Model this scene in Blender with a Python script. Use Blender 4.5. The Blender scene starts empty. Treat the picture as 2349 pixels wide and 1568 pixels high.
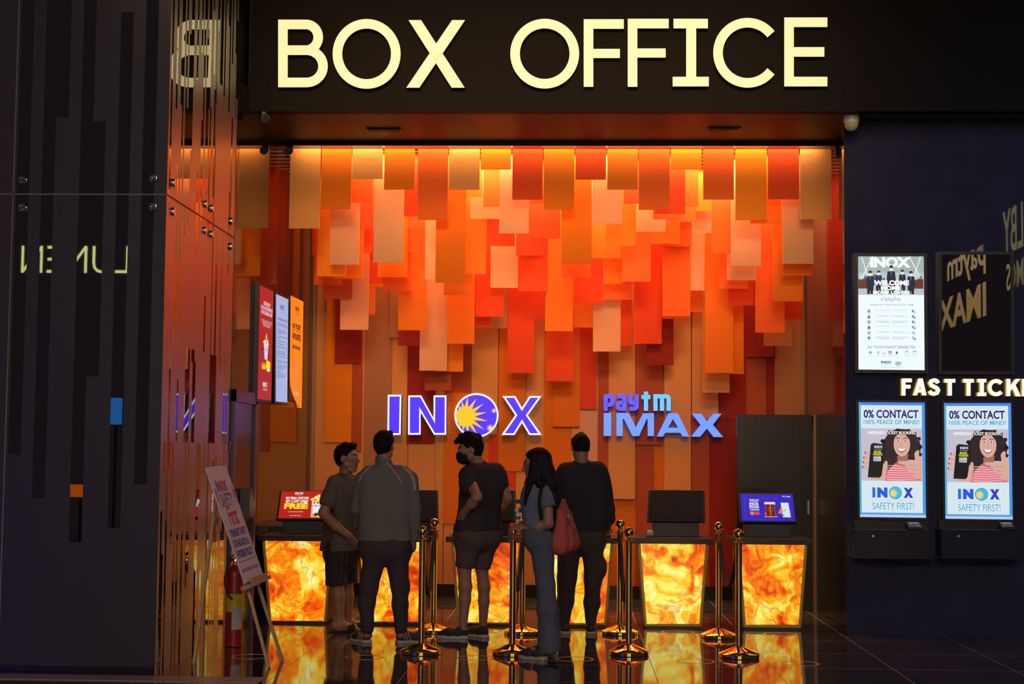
import bpy, bmesh, math, random
import numpy as np
from mathutils import Vector, Matrix
random.seed(7)
SC = bpy.context.scene
COL = SC.collection
R = math.radians

# ------------------------------------------------------------------ camera
FPX, CX, CY, CAMH = 3600.0, 1174.5, 784.0, 1.52
VPX, VPY, ROLL = 1318.0, 1047.0, 0.0058
_y = Vector(((VPX - CX) / FPX, -(VPY - CY) / FPX, -1.0)).normalized()      # world +Y seen from the camera
_z = Vector((math.sin(ROLL), math.cos(ROLL), 0.0)); _z = (_z - _y * _z.dot(_y)).normalized()
_x = _y.cross(_z).normalized()
C2W = Matrix((_x, _y, _z))                                                 # camera -> world rotation
cam = bpy.data.objects.new('camera', bpy.data.cameras.new('camera')); COL.objects.link(cam)
cam.data.sensor_width = 36.0; cam.data.sensor_fit = 'HORIZONTAL'
cam.data.lens = FPX / 2349.0 * 36.0
cam.data.clip_end = 200
CAMP = Vector((0, 0, CAMH))
cam.matrix_world = Matrix.Translation(CAMP) @ C2W.to_4x4()
SC.camera = cam

# ------------------------------------------------------------------ world, light, exposure
SC.view_settings.view_transform = 'Standard'; SC.view_settings.look = 'None'
SC.view_settings.exposure = 0.0; SC.view_settings.gamma = 1.0; SC.view_settings.use_curve_mapping = False
w = bpy.data.worlds.new('dim mall'); SC.world = w; w.use_nodes = True
w.node_tree.nodes['Background'].inputs[0].default_value = (0.55, 0.44, 0.50, 1)
w.node_tree.nodes['Background'].inputs[1].default_value = 0.055
SC.cycles.max_bounces = 8; SC.cycles.diffuse_bounces = 4; SC.cycles.glossy_bounces = 5
SC.cycles.use_denoising = True; SC.cycles.sample_clamp_indirect = 6

def area(name, loc, size, energy, color, rot=(0, 0, 0), spread=180):
    l = bpy.data.lights.new(name, 'AREA'); l.shape = 'RECTANGLE'; l.size, l.size_y = size
    l.energy = energy; l.color = color; l.spread = R(spread)
    o = bpy.data.objects.new(name, l); COL.objects.link(o); o.location = loc; o.rotation_euler = rot
    return o
ROW0, ROWD, ZROD = 15.0, 0.19, 4.50
WARM = (1.0, 0.60, 0.28)
area('ceiling_strip_light', (-0.2, 14.945, 4.57), (5.0, 0.05), 48, WARM, (R(-4), 0, 0))
for _k, _e in enumerate((28, 30, 32, 34, 36, 36, 34, 32, 30)):
    area('ceiling_strip_light', (-0.1, ROW0 + ROWD * (_k + 0.5), 4.46), (4.3, 0.05), _e * 1.5, WARM)
area('ceiling_strip_light', (0.0, 16.98, 4.46), (4.6, 0.08), 85, (1.0, 0.68, 0.38))
area('lobby_fill_light', (-0.3, 8.0, 6.4), (5.0, 1.2), 26, (1.0, 0.60, 0.28), (R(71), 0, 0), 32)  # added warm fill, an unseen lamp aimed at the front felt rows
area('lobby_fill_light', (0.5, -3.0, 6.0), (8.0, 4.0), 750, (1.0, 0.80, 0.66), (R(28), 0, 0))  # added overhead fill behind the viewer to brighten the people
area('kiosk_fill_light', (4.4, 10.5, 5.6), (2.5, 1.5), 45, (0.35, 0.45, 1.0))  # added blue fill that turns the kiosk wall navy

# ------------------------------------------------------------------ picture-to-place helpers (real planes)
def ray(px, py):
    return (C2W @ Vector(((px - CX) / FPX, -(py - CY) / FPX, -1.0)))
def P(px, py, Y):
    d = ray(px, py); return CAMP + d * (Y / d.y)
def PX(px, py, X):
    d = ray(px, py); return CAMP + d * (X / d.x)
def PZ(px, py, z=0.0):
    d = ray(px, py); return CAMP + d * ((z - CAMH) / d.z)

# ------------------------------------------------------------------ materials
def mat(name, col, rough=0.6, metal=0.0, emit=None, es=1.0, var=0.12, scale=30, bump=0.0, ior=1.5, spec=0.5):
    m = bpy.data.materials.get(name)
    if m: return m
    m = bpy.data.materials.new(name); m.use_nodes = True
    nt = m.node_tree; b = nt.nodes['Principled BSDF']
    b.inputs['Roughness'].default_value = rough; b.inputs['Metallic'].default_value = metal
    b.inputs['IOR'].default_value = ior; b.inputs['Specular IOR Level'].default_value = spec
    tc = nt.nodes.new('ShaderNodeTexCoord'); nz = nt.nodes.new('ShaderNodeTexNoise')
    nz.inputs['Scale'].default_value = scale; nz.inputs['Detail'].default_value = 4
    nt.links.new(tc.outputs['Object'], nz.inputs['Vector'])
    mx = nt.nodes.new('ShaderNodeMix'); mx.data_type = 'RGBA'
    mx.inputs[6].default_value = tuple(c * (1 - var) for c in col) + (1,)
    mx.inputs[7].default_value = tuple(min(1, c * (1 + var)) for c in col) + (1,)
    nt.links.new(nz.outputs['Fac'], mx.inputs[0]); nt.links.new(mx.outputs[2], b.inputs['Base Color'])
    if emit:
        b.inputs['Emission Color'].default_value = tuple(emit) + (1,); b.inputs['Emission Strength'].default_value = es
    if bump:
        bp = nt.nodes.new('ShaderNodeBump'); bp.inputs['Strength'].default_value = bump; bp.inputs['Distance'].default_value = 0.002
        nt.links.new(nz.outputs['Fac'], bp.inputs['Height']); nt.links.new(bp.outputs['Normal'], b.inputs['Normal'])
    return m
def lit(name, col, s=1.0):                                                  # something that gives off light
    return mat(name, (0.02, 0.02, 0.02), 0.4, 0, col, s)
def srgb(r, g, b):
    f = lambda v: (v / 255 / 12.92) if v / 255 <= 0.04045 else ((v / 255 + 0.055) / 1.055) ** 2.4
    return (f(r), f(g), f(b))
def L8(r, g, b, s=1.0): return lit('glow_%d_%d_%d_%g' % (r, g, b, s), srgb(r, g, b), s)

# ------------------------------------------------------------------ mesh builder
def tag(o, label=None, cat=None, group=None, kind=None):
    if label: o['label'] = label
    if cat: o['category'] = cat
    if group: o['group'] = group
    if kind: o['kind'] = kind
    return o
def wloc(o):
    v = Vector((0, 0, 0))
    while o: v = v + o.location; o = o.parent
    return v
def empty(name, loc, label, cat, group=None):
    o = bpy.data.objects.new(name, None); COL.objects.link(o); o.location = loc; o.empty_display_size = 0.1
    return tag(o, label, cat, group)
class MB:
    def __init__(s): s.v = []; s.f = []; s.m = []
    def add(s, vs, fs, mi=0):
        b = len(s.v); s.v += [Vector(v) for v in vs]; s.f += [tuple(b + i for i in f) for f in fs]; s.m += [mi] * len(fs); return s
    def box(s, lo, hi, mi=0):
        x0, y0, z0 = lo; x1, y1, z1 = hi
        return s.add([(x0,y0,z0),(x1,y0,z0),(x1,y1,z0),(x0,y1,z0),(x0,y0,z1),(x1,y0,z1),(x1,y1,z1),(x0,y1,z1)],
                     [(0,3,2,1),(4,5,6,7),(0,1,5,4),(1,2,6,5),(2,3,7,6),(3,0,4,7)], mi)
    def hexa(s, front, off, mi=0):                                          # polygon swept along a vector
        n = len(front); off = Vector(off); a = [Vector(p) for p in front]
        return s.add(a + [p + off for p in a], [tuple(range(n)), tuple(range(2*n-1, n-1, -1))] +
                     [((i+1) % n, i, n+i, n+(i+1) % n) for i in range(n)], mi)
    def flat(s, poly, mi=0): return s.add(poly, [tuple(range(len(poly)))], mi)
    def tube(s, pts, r, n=10, mi=0, cap=True):
        pts = [Vector(p) for p in pts]; rs = r if isinstance(r, (list, tuple)) else [r] * len(pts); rings = []; up = None
        for i, p in enumerate(pts):
            d = (pts[min(i+1, len(pts)-1)] - pts[max(i-1, 0)]).normalized()
            if up is None: up = Vector((0,0,1)) if abs(d.z) < 0.9 else Vector((1,0,0))
            a = d.cross(up).normalized(); up = a.cross(d).normalized()
            rings.append([p + (a * math.cos(2*math.pi*k/n) + up * math.sin(2*math.pi*k/n)) * rs[i] for k in range(n)])
        vs = [v for q in rings for v in q]
        fs = [(i*n+k, i*n+(k+1) % n, (i+1)*n+(k+1) % n, (i+1)*n+k) for i in range(len(pts)-1) for k in range(n)]
        if cap: fs += [tuple(range(n-1, -1, -1)), tuple((len(pts)-1)*n + k for k in range(n))]
        return s.add(vs, fs, mi)
    def lathe(s, c, prof, n=32, mi=0):                                      # profile [(r, z)] about a vertical axis
        c = Vector(c); vs = []
        for r, z in prof: vs += [c + Vector((r*math.cos(2*math.pi*k/n), r*math.sin(2*math.pi*k/n), z)) for k in range(n)]
        fs = [(i*n+k, i*n+(k+1) % n, (i+1)*n+(k+1) % n, (i+1)*n+k) for i in range(len(prof)-1) for k in range(n)]
        fs += [tuple(range(n-1, -1, -1)), tuple((len(prof)-1)*n + k for k in range(n))]
        return s.add(vs, fs, mi)
    def ball(s, c, r, n=20, mi=0):
        rr = r if isinstance(r, (list, tuple)) else (r, r, r); c = Vector(c); m = n // 2; vs = []; fs = []
        for i in range(m+1):
            th = math.pi * i / m
            for k in range(n): vs.append(c + Vector((rr[0]*math.sin(th)*math.cos(2*math.pi*k/n), rr[1]*math.sin(th)*math.sin(2*math.pi*k/n), -rr[2]*math.cos(th))))
        fs = [(i*n+k, i*n+(k+1) % n, (i+1)*n+(k+1) % n, (i+1)*n+k) for i in range(m) for k in range(n)]
        return s.add(vs, fs, mi)
    def build(s, name, mats, parent=None, smooth=False, bevel=0.0):
        if not isinstance(mats, (list, tuple)): mats = [mats]
        me = bpy.data.meshes.new(name); o = bpy.data.objects.new(name, me)
        if parent: org = wloc(parent)
        else:
            xs = [v.x for v in s.v]; ys = [v.y for v in s.v]; zs = [v.z for v in s.v]
            org = Vector(((min(xs)+max(xs))/2, (min(ys)+max(ys))/2, min(zs))); o.location = org
        me.from_pydata([tuple(v - org) for v in s.v], [], s.f)
        for m in mats: me.materials.append(m)
        me.polygons.foreach_set('material_index', s.m)
        bm = bmesh.new(); bm.from_mesh(me)
        bmesh.ops.remove_doubles(bm, verts=bm.verts, dist=1e-6)
        if len(bm.faces) > 1 and name not in FLATNAMES: bmesh.ops.recalc_face_normals(bm, faces=bm.faces)
        bm.to_mesh(me); bm.free()
        if smooth:
            for p in me.polygons: p.use_smooth = True
            me.set_sharp_from_angle(angle=R(40))
        COL.objects.link(o)
        if parent: o.parent = parent
        if bevel:
            b = o.modifiers.new('bevel', 'BEVEL'); b.width = bevel; b.segments = 2; b.limit_method = 'ANGLE'
        return o
FLATNAMES = {'picture', 'lettering', 'poster_lettering'}
def struct(name, mb, mats, **k): return tag(mb.build(name, mats, **k), kind='structure')
def dup(root, loc, label=None):
    r = root.copy(); COL.objects.link(r); r.location = loc
    if label: r['label'] = label
    for ch in list(root.children):
        c = ch.copy(); COL.objects.link(c); c.parent = r
        for g in list(ch.children):
            d = g.copy(); COL.objects.link(d); d.parent = c
    return r

# 2D shapes used for letters and pictures -----------------------------------------------------
def ribbon(pts, wd, closed=False):                                          # quads along a polyline with mitred joints
    pts = [q for i, q in enumerate(pts) if i == 0 or math.dist(q, pts[i-1]) > 1e-4]
    n = len(pts); out = []; V2 = lambda p: Vector((p[0], p[1])); p = [V2(q) for q in pts]; off = []
    for i in range(n):
        a = p[i-1] if (closed or i > 0) else None; b = p[(i+1) % n] if (closed or i < n-1) else None
        d1 = (p[i]-a).normalized() if a is not None else None; d2 = (b-p[i]).normalized() if b is not None else None
        d1 = d1 or d2; d2 = d2 or d1
        n1 = Vector((-d1.y, d1.x)); n2 = Vector((-d2.y, d2.x)); mm = (n1+n2)
        mm = mm.normalized() if mm.length > 1e-6 else n1
        off.append(mm * (wd/2 / max(0.35, mm.dot(n1))))
    for i in range(n if closed else n-1):
        j = (i+1) % n; out.append([p[i]+off[i], p[j]+off[j], p[j]-off[j], p[i]-off[i]])
    return [[(q.x, q.y) for q in quad] for quad in out]
def arc(cx, cy, rx, ry, a0, a1, n=24):
    return [(cx + rx*math.cos(R(a0+(a1-a0)*i/n)), cy + ry*math.sin(R(a0+(a1-a0)*i/n))) for i in range(n+1)]
def ellipse(cx, cy, rx, ry, n=28): return arc(cx, cy, rx, ry, 0, 360, n)[:-1]
def inset(poly, d):
    n = len(poly); out = []
    ar = sum(poly[i][0]*poly[(i+1) % n][1]-poly[(i+1) % n][0]*poly[i][1] for i in range(n)); sg = 1 if ar > 0 else -1
    for i in range(n):
        a, b, c = (Vector(poly[i-1]), Vector(poly[i]), Vector(poly[(i+1) % n]))
        d1 = (b-a).normalized(); d2 = (c-b).normalized(); n1 = Vector((-d1.y, d1.x)); n2 = Vector((-d2.y, d2.x))
        m = (n1+n2).normalized(); q = b + m*(sg*d/max(0.3, m.dot(n1))); out.append((q.x, q.y))
    return out
_tc = {}
def textpolys(s, bold=0.0, spacing=1.0):                                    # lettering as unit-square triangles
    k = (s, bold, spacing)
    if k in _tc: return _tc[k]
    cu = bpy.data.curves.new('t', 'FONT'); cu.body = s; cu.size = 1; cu.offset = bold; cu.space_character = spacing
    cu.align_x = 'CENTER'; cu.space_line = 0.9; cu.resolution_u = 3
    o = bpy.data.objects.new('t', cu); COL.objects.link(o)
    dg = bpy.context.evaluated_depsgraph_get(); me = o.evaluated_get(dg).to_mesh()
    v = [(a.co.x, a.co.y) for a in me.vertices]; f = [tuple(p.vertices) for p in me.polygons]
    o.evaluated_get(dg).to_mesh_clear(); bpy.data.objects.remove(o); bpy.data.curves.remove(cu)
    xs = [a[0] for a in v]; ys = [a[1] for a in v]; x0, x1, y0, y1 = min(xs), max(xs), min(ys), max(ys)
    v = [((a[0]-x0)/(x1-x0), (a[1]-y0)/(y1-y0)) for a in v]
    _tc[k] = (v, f); return _tc[k]
class Board:
    """a flat picture: unit coordinates (u right, v up) on a quad given by its corners tl, tr, br, bl"""
    def __init__(s, tl, tr, br, bl, step=0.0012):
        s.c = [Vector(p) for p in (tl, tr, br, bl)]; s.n = (s.c[1]-s.c[0]).cross(s.c[3]-s.c[0]).normalized() * -1
        s.n = -s.n if s.n.dot(CAMP - s.c[0]) < 0 else s.n
        s.step = step; s.pic = MB(); s.texts = []; s.pm = []; s.done = []; s.layer = 1
    def at(s, u, v, k=0):
        a = s.c[3].lerp(s.c[2], u); b = s.c[0].lerp(s.c[1], u); return a.lerp(b, v) + s.n * (s.step * k)
    def part(s):
        if s.pic.f: s.done.append((s.pic, s.pm)); s.pic = MB(); s.pm = []
        return s
    def _mi(s, lst, m):
        if m not in lst: lst.append(m)
        return lst.index(m)
    def poly(s, pts, m, k=None):
        k = k or s.layer; s.pic.flat([s.at(u, v, k) for u, v in pts], s._mi(s.pm, m)); return s
    def rect(s, u0, v0, u1, v1, m, k=None): return s.poly([(u0,v0),(u1,v0),(u1,v1),(u0,v1)], m, k)
    def oval(s, u, v, ru, rv, m, k=None, n=24): return s.poly(ellipse(u, v, ru, rv, n), m, k)
    def line(s, pts, wd, m, k=None, asp=1.0):
        for q in ribbon([(a*asp, b) for a, b in pts], wd): s.poly([(a/asp, b) for a, b in q], m, k)
        return s
    def text(s, t, u0, v0, u1, v1, m, bold=0.02, k=None, shear=0.0, spacing=1.0):
        v, f = textpolys(t, bold, spacing); k = k or s.layer
        s.texts.append((MB().add([s.at(u0+(u1-u0)*(a[0]+shear*a[1]), v0+(v1-v0)*a[1], k+0.5) for a in v], f), m)); return s
    def finish(s, parent, pic='picture', let='lettering'):
        s.part()
        for mb, pm in s.done: mb.build(pic, pm, parent)
        for mb, m in s.texts: mb.build(let, m, parent)
# ------------------------------------------------------------------ setting
XL, YPF, YPE, YBW, YSG, YKW, XR = -2.88, 10.84, 13.03, 17.10, 13.50, 13.89, 2.44
XRR = 2.48
M_black = mat('black laminate', (0.014, 0.011, 0.010), 0.22)
M_soff = mat('dark brown soffit', (0.040, 0.036, 0.028), 0.5, var=0.15, scale=3, spec=0.2)
M_fasc = mat('black fascia', (0.005, 0.0035, 0.002), 0.6, var=0.2, scale=2, spec=0.1)
M_granite = mat('polished black stone', (0.030, 0.030, 0.056), 0.02, ior=1.55, var=0.3, scale=4)
M_tan = mat('tan wall felt', (0.46, 0.25, 0.12), 0.9, scale=60, bump=0.1)

def floor_material():
    m = bpy.data.materials.new('polished dark tile'); m.use_nodes = True; nt = m.node_tree; b = nt.nodes['Principled BSDF']
    tc = nt.nodes.new('ShaderNodeTexCoord'); br = nt.nodes.new('ShaderNodeTexBrick'); mp = nt.nodes.new('ShaderNodeMapping')
    mp.inputs['Location'].default_value = (0.30, 0.35, 0); nt.links.new(tc.outputs['Object'], mp.inputs[0]); nt.links.new(mp.outputs[0], br.inputs['Vector'])
    br.offset = 0.0; br.inputs['Scale'].default_value = 1.0; br.inputs['Brick Width'].default_value = 0.875; br.inputs['Row Height'].default_value = 0.875
    br.inputs['Mortar Size'].default_value = 0.0028; br.inputs['Mortar Smooth'].default_value = 0.0
    nz = nt.nodes.new('ShaderNodeTexNoise'); nz.inputs['Scale'].default_value = 2.2; nz.inputs['Detail'].default_value = 6
    rp = nt.nodes.new('ShaderNodeValToRGB'); rp.color_ramp.elements[0].color = (0.018, 0.014, 0.018, 1); rp.color_ramp.elements[1].color = (0.070, 0.054, 0.056, 1)
    nt.links.new(tc.outputs['Object'], nz.inputs['Vector']); nt.links.new(nz.outputs['Fac'], rp.inputs[0])
    mx = nt.nodes.new('ShaderNodeMix'); mx.data_type = 'RGBA'; nt.links.new(br.outputs['Fac'], mx.inputs[0])
    nt.links.new(rp.outputs[0], mx.inputs[6]); mx.inputs[7].default_value = (0.34, 0.20, 0.10, 1)
    nt.links.new(mx.outputs[2], b.inputs['Base Color'])
    rr = nt.nodes.new('ShaderNodeMapRange'); nt.links.new(br.outputs['Fac'], rr.inputs[0]); rr.inputs[3].default_value = 0.055; rr.inputs[4].default_value = 0.5
    nt.links.new(rr.outputs[0], b.inputs['Roughness']); b.inputs['IOR'].default_value = 2.1
    n2 = nt.nodes.new('ShaderNodeTexNoise'); n2.inputs['Scale'].default_value = 14; nt.links.new(tc.outputs['Object'], n2.inputs['Vector'])
    bp = nt.nodes.new('ShaderNodeBump'); bp.inputs['Strength'].default_value = 0.03; bp.inputs['Distance'].default_value = 0.002
    nt.links.new(n2.outputs['Fac'], bp.inputs['Height']); nt.links.new(bp.outputs[0], b.inputs['Normal'])
    return m
fl = struct('floor', MB().box((-14, -8, -0.1), (14, 18, 0)), floor_material())
struct('trim_1', MB().box((-6.0, 10.50, 0.0), (-2.1, 10.74, 0.006)), mat('pale threshold stone', (0.30, 0.20, 0.16), 0.3))
struct('ceiling', MB().box((-3.2, 14.75, 4.72), (3.2, 17.4, 4.80)), mat('dark ceiling', (0.10, 0.075, 0.06), 0.8))
struct('wall_back', MB().box((-3.1, YBW, 0), (3.1, YBW + 0.15, 4.75)), M_tan)
# bulkhead: fascia, soffit and the lip above the first row of panels
struct('wall_front', MB().box((XL, YSG, 4.52), (7, YSG + 0.12, 7.0)), M_fasc)
sof = MB().box((XL, YSG + 0.12, 4.52), (7, 14.80, 4.60)); struct('trim_2', sof, M_soff)
struct('trim_3', MB().box((XL, 14.80, 4.475), (XRR + 0.2, 14.90, 4.75)), M_black)
# right side: kiosk wall, black low return and the alcove's right wall
struct('wall_right', MB().box((2.375, YKW, 0), (7, YKW + 0.10, 4.52)), M_granite)
M_gloss = mat('polished brown glass', (0.030, 0.014, 0.010), 0.035, ior=1.55, var=0.2, scale=2)
struct('wall_right_return', MB().box((XRR, YKW + 0.10, 1.96), (XRR + 0.12, YBW, 4.72)), mat('polished wine laminate', (0.045, 0.012, 0.016), 0.06, ior=1.3, var=0.2, scale=2))
struct('wall_right_lower', MB().box((XR - 0.02, YKW + 0.10, 0), (XR + 0.12, 15.93, 1.96)), M_black)
struct('trim_4', MB().box((XR - 0.03, 15.93, 0), (XR + 0.12, 15.97, 1.96)), mat('bronze edge strip', (0.32, 0.20, 0.12), 0.4, 0.6))
struct('baseboard_back', MB().box((XL, YBW - 0.03, 0), (1.70, YBW - 0.001, 0.13)), M_black)

# left side: glass-clad pillar with frosted stripes (columns 9 cm wide, broken at random heights)
M_mirror = mat('black mirror glass', (0.004, 0.003, 0.004), 0.012, ior=2.6, var=0.02, scale=2)
M_frost = mat('frosted glass stripe', (0.46, 0.38, 0.34), 0.38, 0.62, var=0.06, scale=3)
M_frost2 = mat('dimmed frosted stripe', (0.036, 0.031, 0.034), 0.48, 0.4, var=0.1, scale=3)  # same frosted glass as the side, colour darkened for the dimmer front face
random.seed(11)
ZJ = 3.335                                                                    # height of the horizontal glass joint
side = MB()
ncol = int((YPE - YPF) / 0.0456)
for i in range(ncol):
    y0 = YPF + (YPE-YPF)*i/ncol; y1 = YPF + (YPE-YPF)*(i+1)/ncol; z = 0.0
    while z < 7.0:
        top = z > 3.9; txt = 1.6 < z < 2.3
        f = (i % 3 == 0 or random.random() < 0.12) if top else (i % 4 in (0, 1) or random.random() < 0.08) if txt else random.random() < 0.76
        if top and z < 4.6: ln_ = 1
        ln = random.uniform(1.2, 2.6) if f else random.uniform(0.35, 1.6)
        if not top: ln = min(ln, random.uniform(0.5, 1.5)); ln = min(ln, 1.6 - z if z < 1.55 else 2.3 - z if z < 2.25 else 9)
        z1 = min(7.0, z + ln)
        side.add([(XL, y0, z), (XL, y1, z), (XL, y1, z1), (XL, y0, z1)], [(0, 1, 2, 3)], 1 if f else 0); z = z1
side.box((XL - 0.02, YPF + 0.001, 0), (XL - 0.004, YPE, 7.0), 2)
side.box((XL - 0.03, YPE, 0), (XL + 0.004, YPE + 0.02, 4.52), 2)
w1 = struct('wall_left', side, [M_mirror, M_frost, M_black])
front = MB()
zz = lambda py: P(200, py, YPF).z
FPAT = {0: [(0, 9, 1)], 1: [(0, 1.3, 1), (1.3, 9, 0)], 2: [(0, 9, 1)], 3: [(0, 1.0, 1), (1.0, zz(29), 0), (zz(29), 9, 1)], 4: [(0, 9, 1)],
        5: [(0, 2.05, 1), (2.05, zz(278), 0), (zz(278), 9, 1)], 6: [(0, 0.9, 1), (0.9, 9, 0)], 7: [(0, 9, 1)], 8: [(0, zz(270), 1), (zz(270), 9, 0)],
        9: [(0, 1.2, 1), (1.2, 9, 0)], 10: [(0, 9, 1)], 11: [(0, 1.5, 1), (1.5, 9, 0)], 12: [(0, 9, 1)], 13: [(0, 9, 1)], 14: [(0, 9, 0)]}
for i in range(40):
    x1 = XL - 0.0895*i; x0 = x1 - 0.0895
    for z0, z1, f in FPAT.get(i, [(0, 9, i % 2)]):
        z1 = min(z1, 7.0)
        front.add([(x0, YPF, z0), (x1, YPF, z0), (x1, YPF, z1), (x0, YPF, z1)], [(0, 1, 2, 3)], f)
front.box((-6.5, YPF + 0.004, 0), (XL - 0.004, YPF + 0.02, 7.0), 2)
w2 = struct('wall_pillar', front, [M_mirror, M_frost2, M_black])
M_joint = mat('glass joint silicone', (0.16, 0.13, 0.11), 0.5)
struct('trim_5', MB().box((-6.5, YPF - 0.004, ZJ - 0.005), (XL - 0.001, YPF - 0.0005, ZJ + 0.005)).box((XL - 1.10, YPF - 0.004, 0), (XL - 1.09, YPF - 0.0005, 7)), M_joint)
struct('trim_6', MB().box((XL + 0.0005, YPF, ZJ - 0.005), (XL + 0.004, YPE, ZJ + 0.005)).box((XL + 0.0005, 12.27, 0), (XL + 0.003, 12.275, 7)), mat('dark silicone', (0.05, 0.03, 0.02), 0.5))
struct('baseboard_left', MB().box((-6.5, YPF - 0.015, 0), (XL, YPF - 0.001, 0.05)), M_black)
M_chrome = mat('dark chrome', (0.45, 0.44, 0.43), 0.12, 1.0)
def cap_at(p, n, parent):
    n = Vector(n); t = Vector((0, 0, 1)).cross(n).normalized(); u = n.cross(t); mb = MB(); rr = 0.030; N = 24; vs = []
    for r, h in ((rr, 0), (rr, 0.012), (rr*0.93, 0.018), (rr*0.75, 0.019), (0.002, 0.016)):
        vs += [Vector(p) + n*(h+0.001) + (t*math.cos(2*math.pi*k/N) + u*math.sin(2*math.pi*k/N))*r for k in range(N)]
    mb.add(vs, [(i*N+k, i*N+(k+1) % N, (i+1)*N+(k+1) % N, (i+1)*N+k) for i in range(4) for k in range(N)])
    mb.build('glass_fixing_cap', M_chrome, parent, smooth=True)
for px, py in ((51, 412), (51, 476), (352, 409), (351, 474)): cap_at(P(px, py, YPF), (0, -1, 0), w2)
for px, py in ((396, 419), (395, 485), (470, 468), (484, 478), (529, 507), (468, 528), (483, 537), (528, 565)): cap_at(PX(px, py, XL), (1, 0, 0), w1)

# alcove's left wall with felt panels, a dark doorway and a low black counter
struct('wall_left_rear', MB().box((XL - 0.15, YPE + 0.02, 0), (XL - 0.001, YBW, 4.72)), M_gloss)
struct('wall_left_upper', MB().box((XL - 0.15, YPE + 0.02, 4.73), (XL - 0.001, 13.49, 7.0)), M_fasc)
dr = MB(); M_pur = mat('door frame in purple glow', (0.10, 0.06, 0.13), 0.35)  # black frame; the blue logo's purple shine is put into its colour
d0, d1, dz = 13.06, 14.02, 2.06
dr.box((XL, d0, 0), (XL + 0.03, d0 + 0.06, dz)).box((XL, d1 - 0.07, 0), (XL + 0.03, d1, dz)).box((XL, d0, dz - 0.10), (XL + 0.03, d1, dz))
dl = struct('door_1', MB().box((XL, d0 + 0.06, 0.005), (XL + 0.008, d1 - 0.07, dz - 0.1)), M_black)
dr.build('door_frame', M_pur, dl)
bd = Board(PX(528, 1012, XL + 0.012), PX(543, 1014, XL + 0.012), PX(543, 1041, XL + 0.012), PX(528, 1039, XL + 0.012))
pl = MB().hexa([bd.at(0, 0), bd.at(1, 0), bd.at(1, 1), bd.at(0, 1)], (-0.004, 0, 0)).build('door_plate', mat('lilac plate', (0.30, 0.25, 0.45), 0.5), dl)
bd.text('AUTHORISED\nPERSON ONLY', 0.06, 0.12, 0.94, 0.85, mat('ink blue', (0.05, 0.03, 0.2), 0.5), 0.03); bd.finish(dl)
tag(MB().box((XL + 0.001, 14.85, 0), (XL + 0.28, 16.6, 0.84)).build('side_counter', M_black, bevel=0.004), 'low black counter along the left wall under the posters', 'counter')

# felt colours
FELT = {'t': (0.68, 0.29, 0.085), 'p': (0.68, 0.34, 0.175), 'a': (0.82, 0.225, 0.012), 'o': (0.72, 0.17, 0.015), 'd': (0.72, 0.165, 0.008),
        'r': (0.77, 0.122, 0.020), 'R': (0.66, 0.066, 0.016), 'w': (0.30, 0.024, 0.016), 'b': (0.42, 0.18, 0.075), 'n': (0.42, 0.085, 0.030)}
CNAME = {'t': 'tan', 'p': 'pale peach', 'a': 'amber', 'o': 'orange', 'd': 'burnt orange', 'r': 'red-orange', 'R': 'red', 'w': 'wine red', 'b': 'brown', 'n': 'rust red'}
FM = {k: mat('felt ' + CNAME[k], v, 0.92, var=0.07, scale=90, bump=0.15, spec=0.2) for k, v in FELT.items()}
ANCH = [(700, 'the left wall posters'), (765, 'the popcorn screen'), (835, 'the man in grey tee'), (925, 'blue letter I'), (1030, 'blue letter N'),
        (1145, 'the sun disc'), (1250, 'blue letter X'), (1375, 'the gap between logos'), (1470, 'lettering start'),
        (1570, 'lettering middle'), (1680, 'lettering end'), (1790, 'the corner door'), (1860, 'the door edge'), (2000, 'the right wall')]
def anchor(x): return next(n for a, n in ANCH if x < a)
ORD = ['first', 'second', 'third', 'fourth', 'fifth', 'sixth', 'seventh', 'eighth', 'ninth', 'tenth', 'eleventh', 'twelfth', 'thirteenth', 'fourteenth', 'fifteenth', 'sixteenth', 'seventeenth', 'eighteenth', 'nineteenth', 'twentieth', 'twenty-first', 'twenty-second']

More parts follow.
